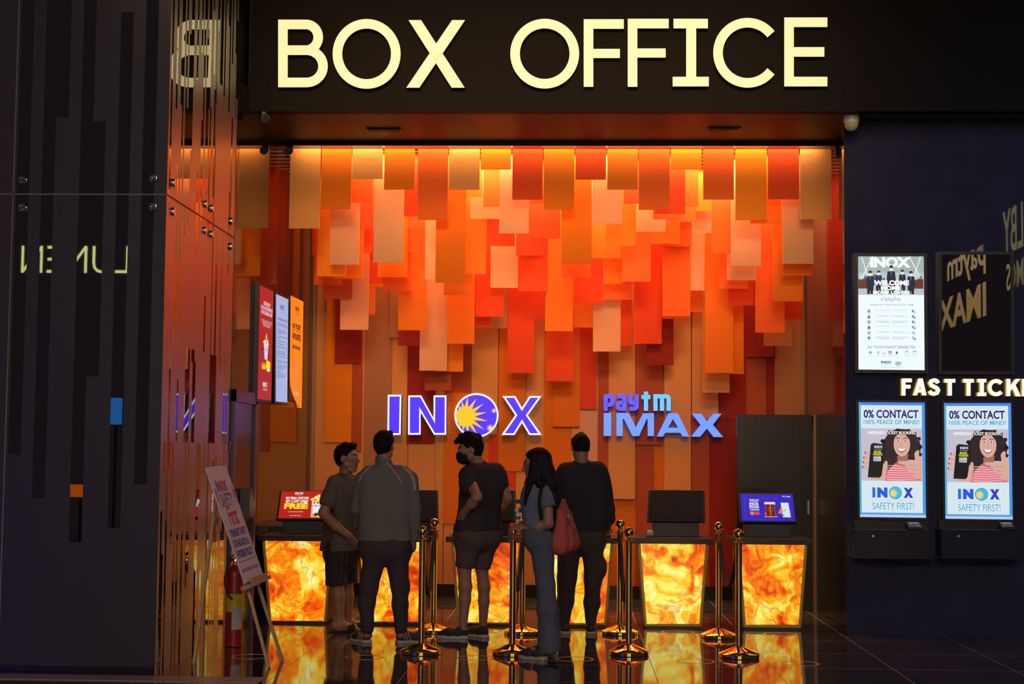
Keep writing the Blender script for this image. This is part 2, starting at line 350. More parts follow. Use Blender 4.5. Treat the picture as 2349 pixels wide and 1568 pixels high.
# panels hung from the ceiling rods: x0, x1, bottom edge, row from the front, colour
HANG = [(663,733,524,0,'t'),(736,805,478.6,0,'d'),(808,877.5,410,0,'t'),(881,951,434.6,0,'d'),(957,1026.5,504,0,'r'),(1030,1100,435,0,'t'),
 (1103,1172,388.7,0,'a'),(1175,1244.5,457.7,0,'R'),(1247,1317,481,0,'d'),(1320,1390,411.8,0,'R'),(1393,1463,434.6,0,'o'),(1465,1536,481,0,'r'),(1539,1609.5,388.7,0,'a'),
 (1613,1683.5,457.5,0,'r'),(1687,1759,504.7,0,'a'),(1761.5,1833,456.7,0,'R'),(1836,1907.5,503,0,'t'),
 (785,854,463.7,1,'r'),(856,924.6,602,1,'p'),(927,957,496,1,'R'),(998.5,1067.5,648,1,'d'),(1145,1213,535,1,'p'),(1287,1356,605,1,'d'),(1359,1427.3,513,1,'p'),
 (1502,1571.8,490,1,'R'),(1721,1791.4,512,1,'o'),(1795,1866,604.7,1,'p'),
 (756,823.4,607,2,'p'),(1037,1106,451,2,'o'),(1109,1177,474,2,'r'),(1216,1285,466,2,'R'),(1431,1499,466.7,2,'R'),(1533,1602,473,2,'r'),(1676.6,1745.5,610,2,'p'),(1795.5,1863,631.7,2,'o'),
 (727,793,633.7,3,'a'),(796,856,524,3,'R'),(937,974.5,524,3,'r'),(975,1042,641,3,'p'),(1079,1147,502,3,'p'),(1116.5,1181,564,3.5,'R'),(1390,1458,564,3,'d'),(1498,1566,502.5,3,'r'),(1632.7,1700,581,3,'r'),(1773.6,1841,691,3,'o'),
 (766,833,639,4,'d'),(838,866,530,4.3,'R'),(866,934,635.8,4,'d'),(936,974,578.7,4.2,'r'),(1047,1114.5,628.6,4,'o'),(1218,1285,546.6,4,'R'),(1287.5,1355,637,3.2,'r'),(1459,1526.6,531.5,4,'p'),(1529.5,1596.5,508.6,4,'r'),(1668,1735,642.5,4,'p'),
 (720,782,652.7,5,'r'),(787,853,579,5,'r'),(878,943.6,666.4,5,'r'),(1018,1083,676,5,'o'),(1184,1249,586,5,'R'),(1190,1256,668,5.5,'R'),(1357.5,1425,592,5,'o'),(1426.5,1492.5,646,5,'r'),(1493,1560,559,5,'o'),(1563,1631,485,5,'o'),(1650,1716,662,5,'r'),(1733,1800,762.5,5,'r'),
 (716,780,584,6,'R'),(847,911,649,6,'R'),(913,978,757,6,'o'),(1125,1188,659.7,6,'p'),(1249.8,1314,759,6,'o'),(1384,1452,651,6,'o'),(1519,1583.6,724.6,6,'r'),(1522,1587,565.5,5.6,'r'),(1590,1632,534,5.6,'p'),(1670,1732,700,6,'R'),
 (744,808,685,7,'n'),(780,844.8,756,7.4,'p'),(1025,1088,788,7,'o'),(1090.3,1155,726,7,'R'),(1318,1383,694.6,7,'R'),(1384,1449,687,7,'r'),(1488,1554,570,7,'R'),(1584,1616,666,7,'p'),(1617.5,1682,855,7,'o'),(1776,1839,732,7,'R'),
 (795,860,720.6,8,'o'),(860.5,878,658,8,'o'),(913.5,961,792.5,8,'w'),(962,1025,849.7,8,'p'),(993.8,1057,721.6,8.3,'r'),(1063,1126,750,8,'R'),(1360,1423.3,805.8,8,'p'),(1454,1518,788,8,'R'),(1519,1575,731,8,'r'),(1644,1706,857,8,'d'),(1752,1816.6,792.7,8,'t'),
 (830,845,663,9,'o'),(998,1062,851.7,9,'a'),(1090,1163,752.5,9,'b'),(1163.8,1225,855,9,'R'),(1228,1249,734,9,'R'),(1253.7,1315,873.8,9,'R'),(1316,1360,751,9,'o'),(1387,1449,793,9,'R'),(1483,1545,836.5,9,'w'),(1548,1611.5,715,9,'o'),(974,1034.5,895,9.4,'n'),(1612,1673.5,899.8,9,'t'),(1088,1126,560,7.5,'o'),(1186,1250,560,7.5,'r')]
rows = {}
for x0, x1, yb, rw, c in HANG: rows.setdefault(int(rw), []).append((x0, x1, yb, rw, c))
used_l = set()
for rw in sorted(rows):
    lst = sorted(rows[rw])
    placed = []
    for n, (x0, x1, yb, r0, c) in enumerate(lst):
        Y = ROW0 + ROWD * r0
        for q0, q1, qY in placed:
            if x0 < q1 + 0.5 and x1 > q0 - 0.5 and abs(qY - Y) < 0.018: Y = qY + 0.02
        placed.append((x0, x1, Y))
        a = P(x0, yb, Y); b = P(x1, yb, Y); top = ZROD - 0.012
        mid = P((x0+x1)/2, (yb+350)/2, Y).x; hw = (b.x - a.x)/2
        cx = (a.x + b.x)/2
        mb = MB().box((cx - hw, Y - 0.006, a.z), (cx + hw, Y + 0.006, top))
        ln = top - a.z; sz = 'short' if ln < 0.7 else 'medium' if ln < 1.3 else 'long'
        lab = '%s %s felt panel hung in ceiling row %d, above %s' % (sz, CNAME[c], rw + 1, anchor((x0+x1)/2))
        if lab in used_l: lab = '%s %s felt panel, %s from left in ceiling row %d' % (sz, CNAME[c], ORD[n], rw + 1)
        used_l.add(lab)
        tag(mb.build('acoustic_baffle', FM[c]), lab, 'ceiling baffle', 'felt panels hung from the ceiling')
M_rod = mat('silver ceiling rod', (0.72, 0.70, 0.68), 0.3, 0.9)
for k in range(10):
    Y = ROW0 + ROWD*k
    lab = 'silver ceiling rod carrying panel row %d counted from the front' % (k + 1)
    tag(MB().tube([(XL + 0.01, Y, ZROD), (XRR - 0.01, Y, ZROD)], 0.014, 10).tube([(XL + 0.01, Y + 0.09, ZROD + 0.02), (XRR - 0.01, Y + 0.09, ZROD + 0.02)], 0.012, 10)
        .build('ceiling_rod', M_rod, smooth=True), lab, 'rod', 'ceiling rods')

# felt panels fixed flat on the back wall: x0, x1, top (None = ceiling), bottom, colour, layer
WP = [(716,829,None,1345,'t',1),(806,829,None,1035,'n',2),(744,806,None,1014,'a',2),(767,829,None,833,'w',3.4),(829,892,None,1345,'b',1),(892,931,None,1345,'t',1),(893,914,None,774,'b',2),
 (931,1080,None,1345,'n',1),(932,993,None,1017,'w',2.2),(932,994,1017,1345,'t',1.6),(994,1015,None,1345,'t',1.6),(1015,1120,900,1201,'o',2.2),(1080,1141,None,996,'t',3.4),(1016,1120,1201,1345,'t',1.6),
 (1120,1142,996,1130,'R',2.6),(1142,1204,None,1080,'o',2.2),(1142,1181,1080,1345,'R',1.6),(1181,1204,1080,1345,'t',1.3),(1080,1142,None,1345,'b',0.9),(1204,1245,None,1345,'t',1),
 (1245,1309,None,1345,'o',1),(1268,1330,None,978,'o',3.4),(1309,1370,None,1345,'p',1),(1330,1369,None,938,'R',2.2),(1370,1395,None,1345,'n',1.6),(1395,1457,None,1144,'t',3.4),(1395,1458,1144,1345,'o',1),
 (1458,1521,None,1020,'n',3.4),(1458,1499,None,1345,'n',1.6),(1499,1523,None,1345,'o',1.2),(1523,1585,None,1124,'t',3.4),(1523,1585,1124,1345,'n',1),(1585,1628,None,1345,'n',1.6),
 (1587,1648,None,960,'t',2.2),(1628,1690,960,1345,'w',2),(1649,1713,None,960,'w',1.2),(1714,1756,None,1100,'n',1),(1757,1778,None,1100,'w',1),(1778,1841,None,1345,'b',1),(1713,1775,None,818,'w',3.4)]
WP.sort(key=lambda q: q[:2] + (q[3],)); used_l = set()
LV = sorted({q[5] for q in WP}); TB = []
for n, (x0, x1, yt, yb, c, l) in enumerate(WP):
    Y = YBW - 0.008 - 0.0065*LV.index(l)
    a = P(x0, yb, Y); b = P(x1, yb, Y); zt = 4.44 - 0.002*n if yt is None else P(x0, yt, Y).z - 0.003
    TB.append((a.x + 0.002, b.x - 0.002, max(0.135, a.z), zt, Y))
for n, (x0, x1, yt, yb, c, l) in enumerate(WP):
    xa, xb, za, zb, Y = TB[n]
    bk = min([q[4] for q in TB if q[4] > Y + 0.001 and q[0] < xb and q[1] > xa and q[2] < zb and q[3] > za] + [YBW]) - 0.0005
    lab = '%s felt panel flat on the back wall near %s' % (CNAME[c], anchor((x0+x1)/2))
    if lab in used_l: lab = '%s felt panel on the back wall, %s %s from left' % (CNAME[c], ORD[sum(1 for q in WP[:n] if q[4] == c)], CNAME[c])
    used_l.add(lab)
    tag(MB().box((xa, Y, za), (xb, bk, zb)).build('acoustic_tile', FM[c]), lab, 'wall tile', 'felt panels on the back wall')

# corner door
sd = empty('service_door', (2.05, 16.0, 0), 'black door panel standing in the right back corner behind the last counter', 'door')
a = P(1690, 950, 16.0)
MB().box((a.x, 16.0, 0), (XR - 0.04, 16.05, a.z)).build('door_leaf', M_black, sd, bevel=0.003)
hp = P(1854, 1163, 15.97); MB().box((hp.x - 0.012, 15.95, hp.z - 0.07), (hp.x + 0.012, 16.0, hp.z + 0.07)).build('handle', mat('brushed steel', (0.35, 0.33, 0.33), 0.35, 0.9), sd, bevel=0.004)
# ------------------------------------------------------------------ lit signs
def letters(parent, shapes, Y, depth, m, name='letter', sides=None):
    mb = MB(); mats = [m] + ([sides] if sides else [])
    for q in shapes:
        a = [P(x, y, Y) for x, y in q]; n = len(a); off = Vector((0, depth, 0))
        mb.add(a, [tuple(range(n))], 0); mb.add(a + [p + off for p in a], [((i+1) % n, i, n+i, n+(i+1) % n) for i in range(n)], 1 if sides else 0)
    o = mb.build(name, mats, parent)
    bm = bmesh.new(); bm.from_mesh(o.data); bmesh.ops.triangulate(bm, faces=[f for f in bm.faces if len(f.verts) > 4]); bm.to_mesh(o.data); bm.free()
    return o
rc = lambda x0, y0, x1, y1: [(x0, y0), (x1, y0), (x1, y1), (x0, y1)]
M_box = L8(255, 233, 166, 1.05); M_ret = mat('letter return', (0.10, 0.08, 0.05), 0.5)
bo = empty('box_office_sign', (0, YSG, 4.8), 'large warm white BOX OFFICE channel letters on the black fascia above the hall', 'sign')
W = 22
BOXL = [
 [rc(638, 45, 660, 200)] + ribbon([(650, 56), (702, 56)] + arc(702, 85.5, 28, 29.5, -90, 90) + [(650, 115)], W) + ribbon([(650, 115), (703, 115)] + arc(703, 152, 38, 37, -90, 90) + [(650, 189)], W),
 ribbon(ellipse(841, 123.5, 67, 69, 48), W, True),
 [[(937, 46), (966, 46), (1066, 201), (1036, 201)], [(1037, 46), (1067, 46), (962, 201), (932, 201)]],
 ribbon(ellipse(1249.5, 123, 68, 69, 48), W, True),
 [rc(1339, 44, 1361, 199), rc(1361, 44, 1431, 66), rc(1361, 112, 1422, 133)],
 [rc(1440, 43, 1462, 199), rc(1462, 43, 1534, 65), rc(1462, 111, 1527, 132)],
 [rc(1545, 43, 1624, 65), rc(1543, 176, 1626, 198), rc(1574, 65, 1597, 176)],
 ribbon(arc(1715, 121, 68, 69, 38, 322, 40), W),
 [rc(1799, 40, 1821, 198), rc(1821, 40, 1898, 62), rc(1821, 108, 1891, 130), rc(1821, 176, 1898, 198)]]
for sh in BOXL: letters(bo, sh, YSG - 0.06, 0.058, M_box, 'letter', M_ret)

# blue logo on the back wall: letters with a white lit rim, and the sun disc
YI = 16.90
lg = empty('logo_sign', P(1066, 996, 16.97), 'blue lit cinema logo letters with white rims and a sun disc on the back wall', 'sign')
M_rim = L8(226, 236, 255, 1.15); M_blu = L8(72, 34, 255, 1.0); M_sun = L8(255, 200, 28, 1.0); M_nav = mat('navy return', (0.02, 0.01, 0.12), 0.4)
q7 = lambda pts: [(700 + x/4.356, 880 + y/4.356) for x, y in pts]
q8 = lambda pts: [(820 + x/2.61, 860 + y/2.61) for x, y in pts]
LG = [[(889.5, 905), (921, 905), (919, 997), (888.5, 997)],
      q7([(1030,115),(1160,115),(1283,340),(1283,115),(1412,115),(1410,508),(1287,508),(1155,285),(1155,508),(1028,508)]),
      ellipse(1092.9, 952.3, 50.8, 50.8, 56),
      q8([(868,125),(945,125),(985,195),(1030,125),(1103,125),(1020,240),(1103,358),(1028,358),(985,285),(940,358),(862,358),(945,240)])]
for i, pl in enumerate(LG):
    o = letters(lg, [pl], YI, 0.12, M_rim, 'sun_disc' if i == 2 else 'letter', M_nav)
    letters(o, [inset(pl, 4.0)], YI - 0.004, 0.003, M_blu, 'blue_face')
    if i == 2:
        cx, cy = 1093.0, 952.3; sx, sy = 700 + 1600/4.356, 880 + 325/4.356
        tips = [(1520,205),(1558,165),(1622,132),(1708,148),(1780,200),(1814,284),(1822,372),(1788,456),(1718,506),(1632,505),(1570,478),(1530,440),(1502,385),(1497,325),(1500,262)]
        T = [(700 + x/4.356, 880 + y/4.356) for x, y in tips]; st = []
        for k, t in enumerate(T):
            st.append(t); u = T[(k+1) % len(T)]
            a0 = math.atan2(t[1]-sy, t[0]-sx); a1 = math.atan2(u[1]-sy, u[0]-sx)
            if a1 < a0: a1 += 2*math.pi
            am = (a0+a1)/2; st.append((sx + 21.5*math.cos(am), sy + 21.5*math.sin(am)))
        st = [(x, y) if math.hypot(x-cx, y-cy) < 46.6 else (cx+(x-cx)*46.6/math.hypot(x-cx, y-cy), cy+(y-cy)*46.6/math.hypot(x-cx, y-cy)) for x, y in st]
        letters(o, [st], YI - 0.008, 0.003, M_sun, 'sun')
        for (x, y, r, n) in ((1887, 268, 30, 7), (1850, 442, 44, 10)):
            x = 700 + x/4.356; y = 880 + y/4.356; r /= 4.356
            letters(o, [[(x + (r if k % 2 == 0 else r*0.4)*math.cos(math.pi*k/n), y + (r if k % 2 == 0 else r*0.4)*math.sin(math.pi*k/n)) for k in range(2*n)]], YI - 0.008, 0.003, L8(255, 205, 110, 1.0), 'star')

ps = empty('lettering_sign', P(1520, 1001, 16.97), 'light blue lit lettering in two lines on the back wall right of the sun logo', 'sign')
q3 = lambda pts: [(1160 + x/4.35, 880 + y/4.35) for x, y in pts]
wr = 42/4.35
def rb(pts, wd=wr): return ribbon(q3(pts), wd)
PAY = [(rb([(998,268),(998,124),(1042,124)] + arc(1042,145,21,21,-90,0,6) + arc(1042,185,21,21,0,90,6) + [(998,206)]), 0),
       (rb([(1112,124),(1162,124)] + arc(1162,146,22,22,-90,0,6) + [(1184,247),(1142,247)] + arc(1142,226,22,21,90,180,6) + arc(1142,206,22,20,180,270,6) + [(1184,186)]), 0),
       (rb([(1242,102),(1242,165)] + arc(1266,168,24,22,180,90,6) + [(1306,190)]) + rb([(1306,102),(1306,222)] + arc(1282,224,24,22,0,90,6) + [(1236,246)]), 0),
       (rb([(1400,78),(1400,268)]) + rb([(1356,131),(1443,131)]), 1),
       (rb([(1495,268),(1495,124),(1538,124)] + arc(1538,146,22,22,-90,0,6) + [(1560,268)]) + rb([(1560,124),(1604,124)] + arc(1604,146,22,22,-90,0,6) + [(1626,268)]), 1)]
IMX = [[q3([(978,290),(1052,290),(1052,519),(978,519)])],
       [q3([(1105,290),(1228,290),(1297,432),(1372,292),(1480,292),(1480,520),(1418,520),(1416,350),(1408,350),(1332,520),(1265,520),(1180,350),(1168,350),(1168,520),(1105,520)])],
       [q3([(1508,525),(1622,293),(1670,293),(1670,350),(1620,437),(1670,437),(1670,487),(1592,487),(1570,525)]), q3([(1670,293),(1718,293),(1832,525),(1765,525),(1743,487),(1670,487),(1670,437),(1720,437),(1670,350)])],
       [q3([(1858,297),(1950,297),(2007,372),(2075,297),(2155,297),(2068,408),(2170,530),(2075,530),(2008,445),(1940,527),(1850,525),(1945,408)])]]
M_p0 = L8(88, 84, 255, 1.0); M_p1 = L8(98, 205, 255, 1.0); M_im = L8(106, 158, 255, 1.0); M_edge = L8(22, 10, 200, 0.8)
for sh, c in PAY:
    o = letters(ps, sh, YI + 0.02, 0.10, (M_p0, M_p1)[c], 'letter', M_edge)
for sh in IMX: letters(ps, sh, YI + 0.02, 0.10, M_im, 'letter', M_edge)
ring = ribbon(ellipse(1668, 955, 6, 6, 20), 1.2, True); letters(ps, ring, YI + 0.1, 0.02, M_nav, 'registered_mark')

ft = empty('ticket_sign', P(2200, 907, YKW), 'white lit FAST TICKE letters between the screens on the black right wall', 'sign')
q6 = lambda pts: [(1900 + x/3.92, 840 + y/3.92) for x, y in pts]
r6 = lambda a, b, c, d: q6(rc(a, b, c, d))
FT = [[r6(660,108,695,262), r6(695,108,752,142), r6(695,165,740,198)],
      [q6([(764,260),(800,260),(848,108),(812,108)]), q6([(812,108),(850,108),(884,260),(846,260)]), r6(790,205,862,234)],
      ribbon(q6([(990,150),(978,130),(954,123),(930,130),(919,150),(930,171),(955,183),(980,196),(990,215),(980,238),(954,247),(926,240),(912,220)]), 34/3.92),
      [r6(1045,112,1143,145), r6(1076,145,1112,262)], [r6(1213,112,1310,145), r6(1244,145,1280,264)],
      [r6(1342,112,1422,143), r6(1342,234,1422,266), r6(1364,143,1400,234)],
      ribbon(q6(arc(1512, 190, 60, 60, 40, 320, 24)), 34/3.92),
      [r6(1602,112,1638,266), q6([(1638,172),(1686,112),(1730,112),(1638,222)]), q6([(1655,190),(1682,160),(1732,268),(1688,268)])],
      [r6(1742,112,1778,268), r6(1778,112,1830,145), r6(1778,172,1820,204), r6(1778,235,1830,268)]]
M_ft = L8(255, 243, 214, 1.25)
for sh in FT: letters(ft, sh, YKW - 0.05, 0.048, M_ft, 'letter', L8(235, 190, 60, 0.5))

# ------------------------------------------------------------------ onyx counters
def onyx():
    m = bpy.data.materials.new('backlit onyx'); m.use_nodes = True; nt = m.node_tree; b = nt.nodes['Principled BSDF']
    b.inputs['Base Color'].default_value = (0.05, 0.02, 0.005, 1); b.inputs['Roughness'].default_value = 0.15
    N = nt.nodes.new; L = nt.links.new
    tc = N('ShaderNodeTexCoord'); oi = N('ShaderNodeObjectInfo'); ad = N('ShaderNodeVectorMath'); ad.operation = 'ADD'
    sc = N('ShaderNodeVectorMath'); sc.operation = 'SCALE'; sc.inputs[3].default_value = 37.0
    L(oi.outputs['Random'], sc.inputs[0]); L(tc.outputs['Object'], ad.inputs[0]); L(sc.outputs[0], ad.inputs[1])
    w1 = N('ShaderNodeTexNoise'); w1.inputs['Scale'].default_value = 2.3; w1.inputs['Detail'].default_value = 3; L(ad.outputs[0], w1.inputs['Vector'])
    ws = N('ShaderNodeVectorMath'); ws.operation = 'SCALE'; ws.inputs[3].default_value = 0.75; L(w1.outputs['Color'], ws.inputs[0])
    a2 = N('ShaderNodeVectorMath'); a2.operation = 'ADD'; L(ad.outputs[0], a2.inputs[0]); L(ws.outputs[0], a2.inputs[1])
    n1 = N('ShaderNodeTexNoise'); n1.inputs['Scale'].default_value = 3.3; n1.inputs['Detail'].default_value = 8; n1.inputs['Roughness'].default_value = 0.62; n1.inputs['Distortion'].default_value = 0.6
    L(a2.outputs[0], n1.inputs['Vector'])
    rp = N('ShaderNodeValToRGB'); e = rp.color_ramp.elements
    e[0].position = 0.30; e[0].color = srgb(120, 22, 4) + (1,); e[1].position = 0.665; e[1].color = srgb(255, 250, 170) + (1,)
    for p, c in ((0.39, (224, 60, 6)), (0.46, (255, 128, 12)), (0.525, (255, 190, 34)), (0.59, (255, 230, 90))):
        k = e.new(p); k.color = srgb(*c) + (1,)
    L(n1.outputs['Fac'], rp.inputs[0])
    n2 = N('ShaderNodeTexNoise'); n2.inputs['Scale'].default_value = 3.0; n2.inputs['Detail'].default_value = 5; n2.inputs['Distortion'].default_value = 1.2; L(a2.outputs[0], n2.inputs['Vector'])
    sb = N('ShaderNodeMath'); sb.operation = 'SUBTRACT'; sb.inputs[1].default_value = 0.5; L(n2.outputs['Fac'], sb.inputs[0])
    ab = N('ShaderNodeMath'); ab.operation = 'ABSOLUTE'; L(sb.outputs[0], ab.inputs[0])
    vr = N('ShaderNodeMapRange'); vr.inputs[1].default_value = 0.0; vr.inputs[2].default_value = 0.05; vr.inputs[3].default_value = 0.6; vr.inputs[4].default_value = 0.0; L(ab.outputs[0], vr.inputs[0])
    mx = N('ShaderNodeMix'); mx.data_type = 'RGBA'; L(vr.outputs[0], mx.inputs[0]); L(rp.outputs[0], mx.inputs[6]); mx.inputs[7].default_value = srgb(205, 62, 8) + (1,)
    L(mx.outputs[2], b.inputs['Emission Color']); b.inputs['Emission Strength'].default_value = 1.05
    return m
M_onyx = onyx(); M_gold = mat('bronze counter frame', (0.36, 0.25, 0.09), 0.4, 0.4); M_top = mat('dark countertop', (0.020, 0.013, 0.010), 0.3)
YC = 14.21
CXS = (682.5, 899, 1115.5, 1326, 1544, 1771.5)
CL = ['under the popcorn screen', 'behind the man in the grey jacket', 'behind the man in shorts and black mask', 'behind the man in the black sweater', 'fifth from left, with an off screen', 'rightmost, below the blue lit screen']
M_off = mat('black screen glass', (0.020, 0.016, 0.016), 0.25); M_bez = mat('black plastic', (0.012, 0.011, 0.011), 0.4)
M_key = mat('pale keys', (0.55, 0.52, 0.50), 0.5)
def card_reader(px, py, Y, label, wpx=16, hpx=15):
    c = P(px, py + hpx/2, Y); s = Y/FPX; wd, h = wpx*s, hpx*s
    rd = empty('card_reader', (c.x, Y, c.z), label, 'card reader')
    MB().hexa([(c.x-wd/2, Y-0.05, c.z), (c.x-wd/2, Y+0.09, c.z), (c.x-wd/2, Y+0.09, c.z+h), (c.x-wd/2, Y+0.06, c.z+h), (c.x-wd/2, Y-0.05, c.z+h*0.35)], (wd, 0, 0)).build('body', M_bez, rd, bevel=0.003)
    k = MB()
    for i in range(3):
        for j in range(3):
            u = c.x - wd*0.32 + wd*0.24*i; t = 0.15 + 0.2*j; yy = Y-0.05+0.11*t; zz_ = c.z+h*(0.35+0.65*t)
            k.box((u, yy-0.004, zz_+0.001), (u+wd*0.16, yy+0.010, zz_+0.006))
    k.build('keypad', M_key, rd)
    MB().box((c.x-wd*0.35, Y+0.03, c.z+h*0.86), (c.x+wd*0.35, Y+0.058, c.z+h*1.02)).build('display', lit('reader display', (0.5, 0.6, 0.75), 0.35), rd)
    return rd
def monitor(cx, ztop, quad, label, on=None):
    """quad: lit/glass corners in the photo, on a plane that leans back"""
    yb, yt = 14.50, 14.66
    tl, tr, br, bl = (P(*quad[0], yt), P(*quad[1], yt), P(*quad[2], yb), P(*quad[3], yb))
    base = P(cx, 1235, 14.55); base.z = ztop
    t = empty('monitor', (base.x, 14.55, base.z), label, 'monitor')
    n = (tr-tl).cross(bl-tl).normalized(); n = -n if n.y > 0 else n
    ctr = (tl+tr+br+bl)/4
    ex = lambda p: ctr + (p-ctr)*1.0 + (p-ctr).normalized()*0.022
    MB().hexa([ex(tl)-n*0.004, ex(tr)-n*0.004, ex(br)-n*0.004, ex(bl)-n*0.004], -n*0.035).build('housing', M_bez, t, bevel=0.004)
    MB().flat([tl, tr, br, bl]).build('screen', on or M_off, t)
    a = (bl+br)/2
    MB().box((a.x-0.21, 14.50, base.z), (a.x+0.21, 14.74, a.z-0.03)).build('stand', M_bez, t, bevel=0.004)
    return t, Board(tl, tr, br, bl)
tops = []
for i, cx in enumerate(CXS):
    dy = (cx-682)/1090*9
    yt, yb = 1239 + dy*0.9, 1423 + dy
    base = P(cx, yb + 9, YC); base.z = 0
    ct = empty('ticket_counter', (base.x, YC, 0), 'tapered ticket counter with glowing onyx front, ' + CL[i], 'counter', 'glowing onyx ticket counters')
    fr = [P(cx-81, yt, YC), P(cx+81, yt, YC), P(cx+66, yb+4, YC), P(cx-66, yb+4, YC)]
    for p in fr[2:]: p.z = 0.018
    MB().hexa(fr, (0, 0.50, 0)).build('body', M_gold, ct)
    st = [P(cx-74.5, yt, YC-0.012), P(cx+74.5, yt, YC-0.012), P(cx+60, yb, YC-0.012), P(cx-60, yb, YC-0.012)]
    MB().hexa(st, (0, 0.011, 0)).build('onyx_panel', M_onyx, ct)
    MB().box((fr[3].x+0.01, YC+0.01, 0), (fr[2].x-0.01, YC+0.47, 0.018)).build('plinth', M_bez, ct)
    t0 = P(cx-93, yt-13, YC-0.05); t1 = P(cx+93, yt-1, YC-0.05)
    MB().box((t0.x, YC-0.05, fr[0].z), (t1.x, YC+0.58, fr[0].z+0.048)).build('countertop', M_top, ct, bevel=0.003)
    tops.append((cx, fr[0].z+0.048, yt))
    if i in (1, 2, 3, 4):
        o = {1: (876, 1002), 2: (1055, 1180), 3: (1264, 1388), 4: (1490, 1614)}[i]; hh = (1124, 1192)
        t, b = monitor(cx, fr[0].z + 0.048, [(o[0]+2, hh[0]), (o[1]-2, hh[0]+1), (o[1]-1, hh[1]), (o[0]-1, hh[1]-1)], 'switched-off black monitor on the counter ' + CL[i])
# popcorn screen
M_w = L8(240, 238, 235, 0.95); M_red = L8(196, 24, 22, 0.85); M_yel = L8(255, 214, 40, 1.0); M_wht = L8(235, 245, 255, 1.0)
t, b = monitor(700, tops[0][1], [(646, 1126), (768, 1126), (761, 1188), (638, 1188)], 'lit red popcorn offer screen on the leftmost counter', M_red)
M_pop = L8(238, 214, 130, 0.95); M_cr = L8(222, 186, 150, 0.9); M_db = L8(40, 60, 160, 0.8); M_brn = L8(90, 40, 30, 0.7); M_or = L8(246, 150, 30, 0.95)
b.text('IN X', 0.26, 0.88, 0.42, 0.96, M_w, 0.03); b.oval(0.355, 0.92, 0.017, 0.035, L8(60, 170, 190, 0.9)); b.part(); b.rect(0.27, 0.855, 0.41, 0.862, M_w); b.part()
b.text('BUY SMALL POPCORN', 0.10, 0.69, 0.53, 0.79, M_w, 0.045); b.text('GET A SOFT DRINK', 0.10, 0.57, 0.53, 0.67, M_w, 0.045)
b.text('FREE', 0.085, 0.34, 0.53, 0.55, M_yel, 0.06); b.text('BUY ANY SALTED BUTTER POPCORN', 0.17, 0.22, 0.45, 0.25, M_w, 0.01); b.text('T&C APPLY ONLY', 0.21, 0.08, 0.42, 0.11, M_w, 0.01)
b.poly([(0.60, 0.03), (0.595, 0.62), (0.90, 0.62), (0.86, 0.03)], M_cr)
for k in range(9): b.poly([(0.60+0.034*k, 0.5), (0.60+0.034*k, 0.63), (0.615+0.034*k, 0.63), (0.615+0.034*k, 0.5)], M_red if k % 2 else M_w, 2)
random.seed(3)
for k in range(46):
    u = random.gauss(0.75, 0.075); v = 0.62 + abs(random.gauss(0, 0.1)); v = min(v, 0.88 - abs(u-0.75)*1.2)
    b.oval(u, v, 0.022, 0.04, (M_pop, M_yel, L8(250, 236, 180, 1))[k % 3], 3, 9)
b.rect(0.63, 0.16, 0.80, 0.52, M_w, 3); b.text('IN X', 0.65, 0.42, 0.78, 0.48, M_db, 0.03, 3); b.oval(0.70, 0.13, 0.04, 0.06, M_brn, 4)
for k in range(16): b.oval(random.uniform(0.62, 0.85), random.uniform(0.04, 0.12), 0.02, 0.03, (M_or, M_pop)[k % 2], 3, 8)
b.poly([(0.87, 0.0), (0.86, 0.38), (1.0, 0.38), (1.0, 0.0)], L8(226, 40, 50, 0.9), 3); b.poly([(0.86, 0.38), (0.9, 0.62), (1.0, 0.66), (1.0, 0.38)], M_w, 3)
b.finish(t)
# food order screen
M_bl = L8(40, 28, 196, 0.85)
t, b = monitor(1765, tops[5][1], [(1698, 1132), (1818, 1133), (1825, 1195), (1702, 1194)], 'lit blue food order screen on the rightmost counter', M_bl)
b.line([(0.07, 0.06), (0.93, 0.06), (0.93, 0.84), (0.07, 0.84), (0.07, 0.06)], 0.008, L8(80, 70, 230, 0.8))
b.text('IN X  :movies', 0.80, 0.88, 0.95, 0.94, M_w, 0.02); b.text('ORDER YOUR\nFAVOURITE', 0.16, 0.70, 0.35, 0.80, M_w, 0.03); b.text('INOX', 0.16, 0.58, 0.34, 0.68, M_w, 0.05); b.text('FOOD', 0.16, 0.46, 0.34, 0.57, M_w, 0.05); b.text('THROUGH', 0.16, 0.38, 0.34, 0.44, M_w, 0.03)
b.rect(0.165, 0.22, 0.24, 0.34, L8(250, 130, 30, 0.95)); b.rect(0.255, 0.22, 0.335, 0.34, L8(235, 60, 60, 0.95))
M_dr = L8(176, 56, 22, 0.9); M_dk = L8(110, 20, 16, 0.8)
b.rect(0.455, 0.18, 0.64, 0.62, M_dr); b.rect(0.47, 0.18, 0.545, 0.60, M_dk, 2); b.rect(0.55, 0.18, 0.625, 0.60, M_dk, 2); b.oval(0.548, 0.42, 0.045, 0.09, M_dr, 3)
b.oval(0.548, 0.42, 0.03, 0.06, M_dk, 4); b.rect(0.545, 0.18, 0.551, 0.60, M_yel, 5); b.rect(0.445, 0.60, 0.65, 0.70, L8(235, 225, 220, 0.9)); b.rect(0.43, 0.14, 0.68, 0.17, L8(240, 160, 50, 0.9)); b.rect(0.44, 0.18, 0.47, 0.32, L8(230, 80, 30, 0.9), 2)
b.poly([(0.77, 0.14), (0.755, 0.68), (0.90, 0.68), (0.92, 0.14)], L8(214, 232, 250, 0.95))
M_rn = L8(244, 120, 40, 0.95); b.poly([(0.68, 0.28), (0.74, 0.46), (0.78, 0.44), (0.74, 0.24)], M_rn, 3); b.oval(0.765, 0.5, 0.018, 0.035, L8(240, 170, 120, 0.9), 3, 12)
